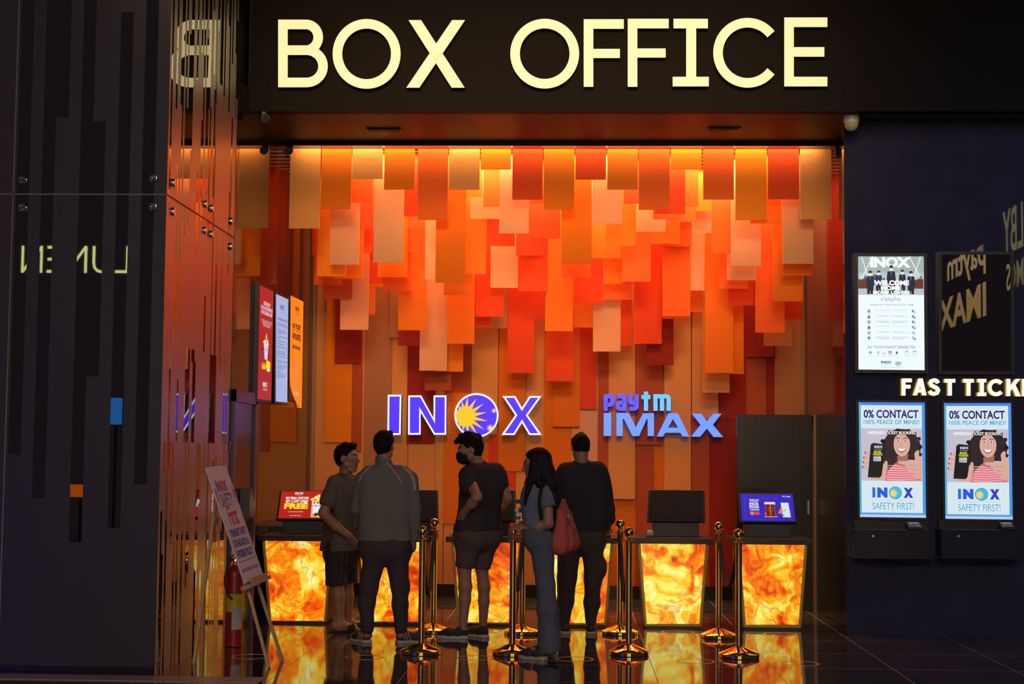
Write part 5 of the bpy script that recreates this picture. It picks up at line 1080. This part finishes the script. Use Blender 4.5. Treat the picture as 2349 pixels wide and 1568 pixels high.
v.torso([(lev[0][0], .115, .073), (lev[1][0], .105, .118), (lev[2][0], .095, .118), (J(783, 1250), .092, .130), (J(782, 1272), .092, .134)], R1, .05)
v.limb([(J(769, 1108, -.15), .072), (J(757, 1140, -.175), .068), (J(752, 1151, -.18), .070)], .04).limb([(J(812, 1110, .14), .072), (J(824, 1146, .155), .068)], .04)
v.cap(J(791, 1100), J(794, 1091), .068, .062, .03); v.cap(H1.p(0, -.02, -.09), J(800, 1080, -.02), .060, .055, .01, True); v.wrinkle(.0045, 1.0, 1.0); v.cut(J(782, 1262), (.05, 0, -1))
v.cap(J(746, 1168, -.20), J(752, 1195, -.23), .058, .05, .008, True); vobj('shirt', v, TEE, p1, bvh='tee1')
SHORT = cloth('black shorts', (0.034, 0.027, 0.025)); v = Vox(*bounds([J(740, 1235, -.3), J(830, 1350, .3)], .06), .008)
v.torso([(J(783, 1248), .085, .118), (J(783, 1275), .085, .118)], R1, .05)
for l, q in ((legs[0], J(771, 1352, -.095)), (legs[1], J(796, 1350, .085))): v.limb([(l[0][0], .108), (q, .094)], .04)
v.wrinkle(.004, 1.1, 2.0).cut(J(780, 1339), (.08, 0, -1)); vobj('shorts', v, SHORT, p1, bvh='sh1')
for pts in ([(786, 1262), (784, 1300), (780, 1336)], [(796, 1264), (794, 1300), (790, 1337)]): trail('sh1', pts, .0025, 'side_piping', mat('grey piping', (.12, .10, .09), .8), p1)
M_slip = cloth('dark slippers', (0.03, 0.022, 0.016))
for hx in (J(774, 1440, -.10), J(795, 1440, .10)):
    d = Vector((.86, .30, 0)).normalized(); s = Vector((-d.y, d.x, 0)); h0 = Vector((hx.x, hx.y, 0)) - d*.065
    pr = [(0, .4), (.06, .8), (.3, .85), (.6, 1.0), (.85, .85), (1, .2)]; out = [h0 + d*.28*t + s*.048*w_ for t, w_ in pr] + [h0 + d*.28*t - s*.048*w_ for t, w_ in reversed(pr)]
    sl = MB().hexa(out, (0, 0, .018)).build('slipper', M_slip, p1, bevel=.004)
    pts = [h0 + d*.18 + s*.052*math.cos(R(a)) + Vector((0, 0, .014 + .056*math.sin(R(a)))) for a in range(0, 181, 15)]
    mb = MB()
    for a_, b_ in zip(pts, pts[1:]): mb.hexa([a_ - d*.035, a_ + d*.03, b_ + d*.03, b_ - d*.035], (b_-a_).cross(d).normalized()*.005)
    mb.build('strap', M_slip, sl)
MASKP = mat('patterned white mask', (0.36, 0.31, 0.30), 0.8, var=0.6, scale=70); v = Vox(*bounds([H1.p(0, .05, -.1)], .12), .005)
v.ell(H1.p(0, .045, -.100), (.058, .052, .034), H1.ax(), .01); v.cut(H1.p(0, .02, -.08), H1.U*.75 + H1.F*.55 - Vector((0, 0, 0))); v.cut(H1.p(0, .012, -.1), -H1.F)
vobj('face_mask', v, MASKP, p1)
for q in (1,): MB().tube([H1.p(.054, .022, -.088), H1.p(.068, .005, -.05), H1.p(.080, -.012, -.038)], .0022, 6).build('mask_strap', MASKP, p1)

# ---- second person: grey-green track jacket seen from behind
Y2 = 12.80; J = lambda x, y, d=0.0: P(x, y, Y2 + d); LX = Vector((1, 0, 0))
p2 = empty('person', (J(885, 1470).x, Y2, 0), 'person in dark grey jacket with white piping, dark jeans and striped sneakers, from behind', 'person', 'people at the counters')
H2 = Head(J(882, 1021, .02), (.30, .95, -.02), (0, 0, 1), .99)
lev = [(J(886, 1090), .135, .068), (J(886, 1128), .105, .105), (J(885, 1168), .088, .108), (J(884, 1205), .082, .110), (J(884, 1245), .082, .112)]
arms = [[(J(832, 1100, .0), .064), (J(819, 1165, .0), .052), (J(823, 1200, .10), .047), (J(846, 1232, .20), .034)], [(J(939, 1100, .0), .064), (J(949, 1168, -.01), .051), (J(949, 1235, .02), .036)]]
legs = [[(J(860, 1255, 0), .098), (J(847, 1345, .0), .066), (J(842, 1385, -.01), .060), (J(842, 1438, .0), .046)], [(J(910, 1255, 0), .098), (J(917, 1345, .0), .060), (J(918, 1385, -.01), .056), (J(919, 1438, .0), .046)]]
v = Vox((J(800, 1200).x-.05, Y2-.22, -.01), (J(965, 1200).x+.06, Y2+.36, J(880, 980).z+.03), .006)
v.torso(lev, LX, .05, -.016)
for l in arms + legs: v.limb(l, .02, -.010)
v.cap(J(885, 1088, .01), H2.p(0, -.02, -.05), .060, .054, .03); H2.flesh(v)
hand(v, arms[1][-1][0], (-.02, .10, -1), (-.9, .4, .1), 1, .75, 1.0); hand(v, arms[0][-1][0], (.7, .5, -.2), (.3, .2, -.9), -1, .7)
for q in ((842, 0), (919, 0)): c = J(q[0], 1445); v.cap(Vector((c.x, Y2, .07)), Vector((c.x, Y2+.12, .05)), .034, .03, .02)
vobj('body', v, [SKIN, LIP, EYE, DARK], p2, H2.marks())
v = Vox(*bounds([H2.c], .17), .006); H2.hair(v, [((-.04, .03, .105), (.04, .03, .105), .02, .02)], -.090, .001, .002); vobj('hair', v, HAIR, p2)
JACK = cloth('grey green jacket', (0.135, 0.130, 0.108)); v = Vox((J(798, 1200).x-.04, Y2-.24, J(880, 1262).z), (J(965, 1200).x+.05, Y2+.36, J(880, 1035).z), .007)
v.torso([(J(886, 1088), .135, .072), (lev[1][0], .108, .116), (lev[2][0], .095, .120), (J(884, 1215), .088, .120), (J(884, 1250), .084, .115)], LX, .05)
for l in arms: v.limb([(p, r + .009) for p, r in l[:-1]] + [(l[-1][0], l[-1][1] + .007)], .014)
v.wrinkle(.0045, .9, 3.0); v.cap(J(881, 1066, .01), J(879, 1054, .01), .070, .066, .03); v.cap(H2.p(0, 0, -.11), J(879, 1030, .03), .056, .058, .008, True)
v.cut(J(884, 1240), (0, 0, -1)); vobj('jacket', v, JACK, p2, bvh='jk'); M_pipe = mat('white piping', (0.50, 0.46, 0.38), 0.7)
v = Vox((J(820, 1240).x-.08, Y2-.22, J(880, 1255).z), (J(950, 1240).x+.08, Y2+.22, J(880, 1215).z), .007); v.torso([(J(884, 1222), .088, .117), (J(884, 1242), .086, .115)], LX, .03)
v.cut(J(884, 1240), (0, 0, -1)).cut(J(884, 1226), (0, 0, 1)); vobj('waistband', v, cloth('rib knit', (0.095, 0.090, 0.075)), p2)
for pts in ([(860, 1059), (842, 1075), (829, 1092), (824, 1104)], [(885, 1058), (902, 1078), (914, 1094), (920, 1106)], [(900, 1058), (922, 1070), (938, 1084), (947, 1102), (951, 1124)], [(904, 1057), (925, 1068), (942, 1083), (950, 1100), (953, 1122)]):
    trail('jk', pts, .0034, 'piping', M_pipe, p2)
JEAN = cloth('dark jeans', (0.052, 0.042, 0.046)); v = Vox((J(815, 1300).x-.05, Y2-.2, .02), (J(950, 1300).x+.05, Y2+.22, J(880, 1225).z), .007)
v.torso([(J(884, 1240), .085, .112), (J(885, 1262), .088, .116)], LX, .05)
for l, sgn in ((legs[0], -1), (legs[1], 1)): v.limb([(l[0][0], .100), (l[1][0], .074), (l[2][0], .064), (J(843 if sgn < 0 else 919, 1442), .054)], .03)
v.wrinkle(.006, 1.15, 4.0).cut(Vector((0, 0, .075)), (0, 0, -1)); vobj('trousers', v, JEAN, p2)
SNK = mat('dark sneaker leather', (0.035, 0.028, 0.025), 0.5)
sh = shoe(p2, J(846, 1466), (-.50, .62), .27, SNK, WHITE, 's2l'); sh2 = shoe(p2, J(909, 1466), (.72, .42), .27, SNK, WHITE, 's2r')
for k in range(3):
    trail('s2r', [(930 + 6*k, 1467), (926 + 6*k, 1456), (923 + 6*k, 1450)], .004, 'side_stripe', WHITE, sh2); trail('s2l', [(820 + 5*k, 1466), (823 + 5*k, 1457), (826 + 5*k, 1450)], .004, 'side_stripe', WHITE, sh)
for key, s_, pts in (('s2l', sh, [(838, 1452), (846, 1450), (852, 1452)]), ('s2r', sh2, [(908, 1452), (914, 1450), (921, 1453)])): trail(key, pts, .009, 'heel_tab', WHITE, s_)

# ---- third person: black tee, shorts, black mask, hands on hips
Y3 = 13.25; J = lambda x, y, d=0.0: P(x, y, Y3 + d); F3 = Vector((-.62, .78, 0)); R3 = Vector((.78, .62, 0))
p3 = empty('person', (J(1092, 1455).x, Y3, 0), 'person in black T-shirt, brown shorts and black face mask, looking left with bent arms', 'person', 'people at the counters')
H3 = Head(J(1077, 1030, -.03), (-.97, -.22, -.12), (-.12, 0, 1), 1.0)
lev = [(J(1110, 1083), .125, .066), (J(1107, 1118), .098, .092), (J(1099, 1160), .078, .084), (J(1097, 1205), .082, .104), (J(1096, 1232), .085, .112)]
arms = [[(J(1072, 1092, -.10), .055), (J(1094, 1138, -.29), .041), (J(1082, 1155, -.25), .040), (J(1062, 1178, -.17), .028)], [(J(1146, 1094, .09), .053), (J(1163, 1143, .06), .041), (J(1152, 1159, .08), .038), (J(1134, 1172, .10), .027)]]
legs = [[(J(1076, 1235, -.06), .098), (J(1065, 1303, -.04), .058), (J(1067, 1345, -.04), .056), (J(1066, 1375, -.04), .050), (J(1062, 1432, -.05), .035)], [(J(1113, 1235, .06), .095), (J(1105, 1303, .06), .053), (J(1110, 1345, .06), .052), (J(1110, 1378, .06), .046), (J(1108, 1432, .09), .034)]]
v = Vox((J(1000, 1200).x-.03, Y3-.33, -.01), (J(1170, 1200).x+.05, Y3+.38, J(1080, 985).z+.03), .006)
v.torso(lev, R3, .05, -.014)
for l in arms + legs: v.limb(l, .02)
v.cap(J(1108, 1086), H3.p(0, -.025, -.045), .060, .055, .03); H3.flesh(v)
hand(v, arms[0][-1][0], (-.3, .45, -.75), (.5, .6, 0), 1, .5); hand(v, arms[1][-1][0], (-.6, .5, -.4), (-.3, -.5, 0), -1, .5)
for c, d in ((J(1062, 1440, -.05), Vector((-1, .1, 0))), (J(1108, 1440, .09), Vector((-.7, .6, 0)))): v.cap(Vector((c.x, c.y, .07)), Vector((c.x, c.y, .05)) + d*.12, .033, .03, .02)
vobj('body', v, [SKIN, LIP, EYE, DARK], p3, H3.marks())
v = Vox(*bounds([H3.c], .19), .006)
H3.hair(v, [((-.045, .085, .085), (.045, .085, .085), .026, .026), ((-.02, .10, .075), (.025, .105, .072), .020, .018), ((0, .06, .11), (0, .0, .125), .03, .03), ((0, .0, .125), (0, -.09, .09), .03, .03)], -.08, .006); vobj('hair', v, HAIR, p3)
BTEE = cloth('black tee', (0.034, 0.027, 0.030)); v = Vox((J(1040, 1150).x-.05, Y3-.28, J(1100, 1230).z), (J(1165, 1150).x+.05, Y3+.3, J(1100, 1045).z), .007)
v.torso([(J(1110, 1081), .130, .072), (lev[1][0], .100, .104), (lev[2][0], .082, .096), (J(1097, 1205), .088, .114), (J(1097, 1226), .092, .122)], R3, .05)
v.limb([(J(1071, 1090, -.10), .066), (J(1072, 1108, -.17), .064), (J(1074, 1116, -.20), .066)], .035).limb([(J(1146, 1093, .09), .064), (J(1151, 1112, .09), .058)], .03)
v.cap(J(1100, 1076), J(1095, 1064), .066, .062, .03); v.cap(H3.p(0, -.03, -.08), J(1092, 1056), .058, .058, .008, True); v.wrinkle(.005, 1.0, 5.0).cut(J(1098, 1216), (0, 0, -1)); v.cap(J(1088, 1130, -.26), J(1092, 1145, -.30), .060, .05, .005, True); vobj('shirt', v, BTEE, p3)
SH3 = cloth('brown shorts', (0.085, 0.060, 0.048)); v = Vox((J(1035, 1250).x-.04, Y3-.26, J(1100, 1318).z), (J(1150, 1250).x+.05, Y3+.28, J(1100, 1200).z), .007)
v.torso([(J(1097, 1212), .085, .116), (J(1096, 1236), .088, .120)], R3, .05).limb([(legs[0][0][0], .108), (J(1064, 1308, -.04), .082)], .03).limb([(legs[1][0][0], .104), (J(1103, 1312, .06), .072)], .03)
v.wrinkle(.005, 1.1, 6.0).cut(J(1080, 1302, 0), (-.1, 0, -1)); vobj('shorts', v, SH3, p3)
CNV = mat('black canvas', (0.022, 0.018, 0.017), 0.85)
shoe(p3, J(1074, 1458, -.05), (-1, .06), .272, CNV, WHITE, 's3l', .045, .075, .028); shoe(p3, J(1117, 1453, .02), (-.60, .62), .26, CNV, WHITE, 's3r', .045, .075, .028)
M_bm = cloth('black face mask', (0.012, 0.011, 0.013)); v = Vox(*bounds([H3.p(0, .06, -.06)], .13), .005)
v.ell(H3.p(0, .046, -.064), (.062, .072, .062), H3.ax(), .01).cap(H3.p(0, .10, -.035), H3.p(0, .09, -.075), .020, .018, .02); v.cut(H3.p(0, .0, -.022), H3.U*.95 - H3.F*.25); v.cut(H3.p(0, .012, -.06), -H3.F*.9 + H3.U*.2); vobj('face_mask', v, M_bm, p3)
for q in (-1, 1):
    MB().tube([H3.p(.057*q, .022, -.04), H3.p(.072*q, .005, -.012), H3.p(.082*q, -.012, .016)], .0022, 6).build('mask_strap', M_bm, p3); MB().tube([H3.p(.055*q, .02, -.088), H3.p(.070*q, .004, -.06), H3.p(.082*q, -.014, -.042)], .0025, 6).build('mask_strap', WHITE, p3)

# ---- fourth person: long dark hair, glasses, blue tee, flared jeans
Y4 = 12.02; J = lambda x, y, d=0.0: P(x, y, Y4 + d); F4 = Vector((-.95, .31, 0)); R4 = Vector((.31, .95, 0))
p4 = empty('person', (J(1248, 1495).x, Y4, 0), 'person with long dark hair and glasses in blue T-shirt and flared jeans, facing left', 'person', 'people at the counters')
H4 = Head(J(1230, 1064, -.02), (-1, .02, -.05), (0, 0, 1), .95)
lev = [(J(1240, 1116), .095, .058), (J(1234, 1140), .082, .090), (J(1236, 1180), .072, .080), (J(1238, 1212), .075, .088), (J(1239, 1235), .075, .095)]
arms = [[(J(1254, 1120, -.13), .046), (J(1258, 1200, -.17), .037), (J(1236, 1207, -.15), .036), (J(1203, 1206, -.12), .024)], [(J(1236, 1120, .13), .046), (J(1246, 1198, .16), .036), (J(1205, 1230, .04), .024)]]
legs = [[(J(1241, 1240, -.075), .088), (J(1251, 1345, -.085), .055), (J(1254, 1400, -.08), .05), (J(1255, 1475, -.08), .036)], [(J(1241, 1240, .075), .088), (J(1252, 1345, .08), .055), (J(1258, 1470, .10), .036)]]
v = Vox((J(1155, 1200).x, Y4-.30, -.01), (J(1290, 1200).x+.04, Y4+.3, J(1230, 1020).z+.02), .0055)
v.torso(lev, R4, .04, -.010)
for l in arms + legs: v.limb(l, .02)
v.cap(J(1239, 1112), H4.p(0, -.02, -.05), .046, .044, .025); H4.flesh(v)
hand(v, arms[0][-1][0], (-1, .15, -.12), (.1, .6, -.8), -1, .80, .95); hand(v, arms[1][-1][0], (-1, -.2, -.10), (.1, -.4, .9), 1, .55, .95)
for c in (J(1252, 1480, -.08), J(1262, 1480, .10)): v.cap(Vector((c.x, c.y, .07)), Vector((c.x, c.y, .05)) + Vector((-.09, .06, 0)), .032, .03, .02)
vobj('body', v, [SKIN, LIP, EYE, DARK], p4, H4.marks())
LH = mat('long dark hair', (0.008, 0.005, 0.006), 0.65, var=0.5, scale=90, spec=0.2); v = Vox((J(1190, 1100).x-.02, Y4-.30, J(1240, 1165).z), (J(1292, 1100).x+.03, Y4+.2, J(1230, 1020).z+.03), .006)
H4.hair(v, [((-.05, .045, .085), (.05, .045, .085), .022, .022)], -.11, .008, .002)
for dy in (-.07, -.03, .02, .06): v.limb([(J(1241, 1050, dy*.7-.02), .060), (J(1252, 1085, dy-.02), .064), (J(1263, 1115, dy*1.3-.03), .058), (J(1273, 1144, dy*1.4-.04), .042), (J(1277, 1160, dy*1.4-.05), .018)], .03)
v.limb([(J(1224, 1046, -.095), .024), (J(1222, 1080, -.13), .030), (J(1216, 1106, -.175), .026), (J(1209, 1130, -.195), .018), (J(1203, 1158, -.18), .009)], .015).limb([(J(1232, 1060, -.10), .04), (J(1234, 1090, -.14), .036), (J(1236, 1112, -.18), .022)], .02)
v.limb([(J(1216, 1080, .08), .02), (J(1208, 1110, .07), .016), (J(1207, 1130, .06), .008)], .015)
x, y, z = v.ax[0][:, None, None], v.ax[1][None, :, None], v.ax[2][None, None, :]; v.d = v.d + (.003*np.sin(170*x + 6*np.sin(16*z))*np.sin(150*y + 5*np.sin(13*z))).astype(np.float32)
vobj('hair', v, LH, p4)
BT = cloth('blue tee', (0.105, 0.125, 0.185)); v = Vox((J(1195, 1150).x-.04, Y4-.28, J(1240, 1225).z), (J(1280, 1150).x+.05, Y4+.28, J(1240, 1095).z), .0065)
v.torso([(J(1240, 1114), .10, .062), (lev[1][0], .085, .098), (lev[2][0], .078, .088), (J(1238, 1212), .08, .096)], R4, .04); v.limb([(J(1254, 1118, -.13), .056), (J(1257, 1148, -.145), .054), (J(1258, 1156, -.15), .056)], .03).limb([(J(1236, 1118, .13), .056), (J(1241, 1150, .14), .052)], .03)
v.cap(J(1239, 1112), J(1238, 1103), .052, .05, .02); v.cap(J(1237, 1108), H4.p(0, -.02, -.08), .044, .05, .006, True); v.wrinkle(.004, 1.2, 7.0).cut(J(1238, 1206), (0, 0, -1)); v.cap(J(1258, 1163, -.155), J(1258, 1185, -.165), .05, .05, .004, True); vobj('shirt', v, BT, p4, bvh='bt')
DEN = cloth('blue denim', (0.085, 0.095, 0.125)); v = Vox((J(1200, 1300).x-.04, Y4-.26, .01), (J(1290, 1300).x+.04, Y4+.3, J(1240, 1195).z), .007)
v.torso([(J(1238, 1206), .078, .092), (J(1239, 1238), .08, .100)], R4, .04)
v.limb([(legs[0][0][0], .096), (J(1251, 1340, -.085), .067), (J(1255, 1400, -.08), .072), (J(1259, 1488, -.08), .086)], .03).limb([(legs[1][0][0], .094), (J(1253, 1340, .08), .066), (J(1258, 1400, .09), .070), (J(1264, 1486, .10), .082)], .03)
v.wrinkle(.005, 1.0, 8.0).cut(Vector((0, 0, .045)), (0, 0, -1)); v.cap(J(1258, 1470, -.08), J(1259, 1500, -.08), .062, .078, .004, True); vobj('jeans', v, DEN, p4)
NSH = mat('navy sneaker mesh', (0.022, 0.022, 0.032), 0.7); sh = shoe(p4, J(1254, 1500, -.14), (-.80, .42), .245, NSH, SOLE2, 's4', .043, .075, .03); shoe(p4, J(1276, 1494, .05), (-.80, .45), .245, NSH, SOLE2, None, .043, .075, .03)
for k in range(2): trail('s4', [(1222 + 5*k, 1491), (1218 + 5*k, 1482), (1215 + 5*k, 1476)], .0045, 'side_stripe', WHITE, sh)
gl = MB()
for q in (-1, 1):
    c = H4.p(.031*q, .100, -.004); gl.tube([c + (H4.R*math.cos(a)*.024 + H4.U*math.sin(a)*.021)*.95 for a in [2*math.pi*k/24 for k in range(25)]], .0016, 6, cap=False)
    gl.tube([H4.p(.055*q, .096, .002), H4.p(.074*q, .06, .004), H4.p(.080*q, -.012, .006)], .0016, 6)
gl.tube([H4.p(-.008, .102, .002), H4.p(.008, .102, .002)], .0016, 6); gl.build('glasses', mat('gold wire', (0.55, 0.42, 0.25), 0.25, 0.9), p4, smooth=True)
c = Vector(arms[0][-1][0]); d = (c - Vector(arms[0][-2][0])).normalized(); u_ = d.cross(Vector((0, 0, 1))).normalized(); w_ = u_.cross(d)
MB().tube([c + (u_*math.cos(a) + w_*math.sin(a))*.027 for a in [2*math.pi*k/20 for k in range(21)]], .004, 8, cap=False).build('wrist_band', M_bez, p4, smooth=True)

# her backpack and what she holds
bk = empty('backpack', (J(1295, 1276).x, Y4, J(1295, 1276).z), 'coral and black backpack on the back of the person in jeans', 'backpack')
COR = cloth('coral canvas', (0.42, 0.085, 0.055)); BKB = cloth('black padding', (0.014, 0.012, 0.013))
v = Vox((J(1250, 1200).x, Y4-.22, J(1280, 1285).z), (J(1335, 1200).x, Y4+.28, J(1280, 1110).z), .0065)
v.torso([(J(1274, 1128, .05), .085, .022), (J(1278, 1180, .05), .105, .040), (J(1272, 1226, .05), .11, .042)], R4, .03).cut(J(1268, 1232), (0, 0, -1)); vobj('back_panel', v, BKB, bk)
v = Vox((J(1250, 1200).x, Y4-.24, J(1280, 1290).z), (J(1340, 1200).x, Y4+.30, J(1280, 1110).z), .0065)
v.torso([(J(1285, 1150, .05), .080, .022), (J(1293, 1190, .05), .10, .045), (J(1293, 1235, .05), .105, .068), (J(1290, 1254, .05), .10, .062)], R4, .03); v.wrinkle(.004, 1.3, 9.0); vobj('main_bag', v, COR, bk, bvh='bag')
v = Vox((J(1285, 1200).x, Y4-.22, J(1280, 1290).z), (J(1345, 1200).x, Y4+.26, J(1280, 1160).z), .0065)
v.torso([(J(1308, 1205, .05), .065, .026), (J(1312, 1242, .05), .07, .036), (J(1310, 1254, .05), .068, .030)], R4, .03); v.wrinkle(.003, 1.4, 2.0); vobj('front_pocket', v, COR, bk, bvh='pk')
trail('bt', [(1268, 1120), (1258, 1109), (1248, 1110), (1241, 1122), (1238, 1145), (1238, 1170), (1242, 1192)], .014, 'shoulder_strap', BKB, bk, .004)
MB().tube([J(1276, 1150, -.10), J(1274, 1185, -.14), J(1268, 1215, -.12)], .009, 8).build('side_strap', BKB, bk, smooth=True)
trail('pk', [(1312, 1204), (1318, 1215), (1322, 1226)], .003, 'zip', M_chrome, bk); MB().tube([J(1302, 1182, -.07), J(1306, 1190, -.08), J(1304, 1199, -.08), J(1309, 1206, -.08)], .0045, 8).build('clip', M_chrome, bk, smooth=True)
hb = empty('pump_bottle', J(1186, 1200, -.02), 'small white and blue bottle held in the hands of the person in jeans', 'bottle')
bc = J(1188, 1196, -.07); MB().lathe((bc.x, bc.y, bc.z), [(.014, 0), (.018, .004), (.018, .055), (.012, .066), (.008, .070)], 18).build('bottle_body', mat('white bottle', (0.55, 0.55, 0.60), 0.35), hb, smooth=True)
MB().lathe((bc.x, bc.y, bc.z), [(.0185, .018), (.0185, .040)], 18).build('label', mat('blue label', (0.04, 0.06, 0.25), 0.5), hb, smooth=True)
MB().ball((bc.x - .008, bc.y, bc.z + .088), (.018, .014, .020), 16).build('cap', mat('pale cap', (0.45, 0.50, 0.62), 0.3), hb, smooth=True)

# ---- fifth person: black sweater, cargo trousers, seen from behind at the counter
Y5 = 13.66; J = lambda x, y, d=0.0: P(x, y, Y5 + d)
p5 = empty('person', (J(1330, 1445).x, Y5, 0), 'person in black sweater and dark cargo trousers at the fourth counter, seen from behind', 'person', 'people at the counters')
H5 = Head(J(1331, 1026, .05), (-.22, .92, -.34), (-.05, .3, 1), .97)
lev = [(J(1336, 1080, .02), .130, .068), (J(1337, 1118), .115, .105), (J(1339, 1168), .088, .100), (J(1339, 1205), .075, .105), (J(1334, 1235), .082, .115)]
arms = [[(J(1295, 1092, .02), .060), (J(1286, 1160, .10), .050), (J(1300, 1200, .28), .034)], [(J(1378, 1092, .02), .060), (J(1394, 1170, .03), .050), (J(1396, 1188, .10), .046), (J(1389, 1208, .22), .032)]]
legs = [[(J(1307, 1240), .100), (J(1301, 1330), .062), (J(1296, 1380, -.01), .055), (J(1295, 1425), .040)], [(J(1359, 1240), .098), (J(1360, 1330), .060), (J(1357, 1380, -.01), .052), (J(1356, 1425), .040)]]
v = Vox((J(1270, 1200).x-.05, Y5-.22, -.01), (J(1415, 1200).x+.05, Y5+.48, J(1330, 990).z+.03), .0065)
v.torso(lev, LX, .05, -.014)
for l in arms + legs: v.limb(l, .02, -.008)
v.cap(J(1335, 1078, .02), H5.p(0, -.03, -.05), .060, .055, .03); H5.flesh(v)
hand(v, arms[1][-1][0], (.05, .9, -.25), (0, -.2, -1), 1, .45); hand(v, arms[0][-1][0], (.2, .9, -.2), (0, -.2, -1), -1, .5)
for c in (J(1295, 1440), J(1356, 1440)): v.cap(Vector((c.x, Y5, .07)), Vector((c.x, Y5+.10, .05)), .034, .03, .02)
vobj('body', v, [SKIN, LIP, EYE, DARK], p5, H5.marks())
v = Vox(*bounds([H5.c], .18), .006); H5.hair(v, [((0, -.02, .125), (.01, -.06, .115), .016, .012), ((-.05, .05, .09), (.05, .05, .09), .02, .02)], -.07, .002, .003); vobj('hair', v, HAIR, p5)
SWT = cloth('black sweater', (0.024, 0.020, 0.025)); v = Vox((J(1270, 1150).x-.05, Y5-.22, J(1330, 1232).z), (J(1415, 1150).x+.05, Y5+.40, J(1330, 1042).z), .007)
v.torso([(J(1336, 1078, .02), .135, .074), (lev[1][0], .120, .116), (lev[2][0], .096, .112), (J(1340, 1205), .080, .112), (J(1340, 1225), .078, .112)], LX, .05)
for l in arms: v.limb([(p, r + .011) for p, r in l[:-1]] + [(l[-1][0], l[-1][1] + .010)], .03)
v.cap(J(1335, 1068, .02), J(1334, 1056, .02), .070, .064, .03); v.cap(J(1334, 1052, .03), H5.p(0, -.02, -.10), .058, .06, .006, True); v.wrinkle(.005, .9, 10.0).cut(J(1340, 1218), (0, 0, -1)); vobj('sweater', v, SWT, p5)
CRG = cloth('dark cargo trousers', (0.055, 0.043, 0.036)); v = Vox((J(1270, 1300).x-.05, Y5-.2, .02), (J(1395, 1300).x+.05, Y5+.24, J(1330, 1205).z), .007)
v.torso([(J(1336, 1216), .078, .108), (J(1334, 1240), .088, .120)], LX, .05).limb([(legs[0][0][0], .108), (J(1300, 1325), .082), (J(1297, 1380, -.01), .075), (J(1294, 1428), .046)], .03).limb([(legs[1][0][0], .105), (J(1361, 1325), .070), (J(1358, 1380, -.01), .068), (J(1356, 1424), .048)], .03)
v.ell(J(1382, 1300), (.035, .07, .085), k=.02).wrinkle(.007, 1.0, 11.0).cut(Vector((0, 0, .06)), (0, 0, -1)); vobj('trousers', v, CRG, p5)
shoe(p5, J(1300, 1446, -.05), (-.25, .95), .27, mat('brown shoe leather', (0.03, 0.02, 0.015), 0.5), SOLE2); shoe(p5, J(1355, 1446, -.05), (.05, 1), .27, mat('brown shoe leather', (0.03, 0.02, 0.015), 0.5), SOLE2)
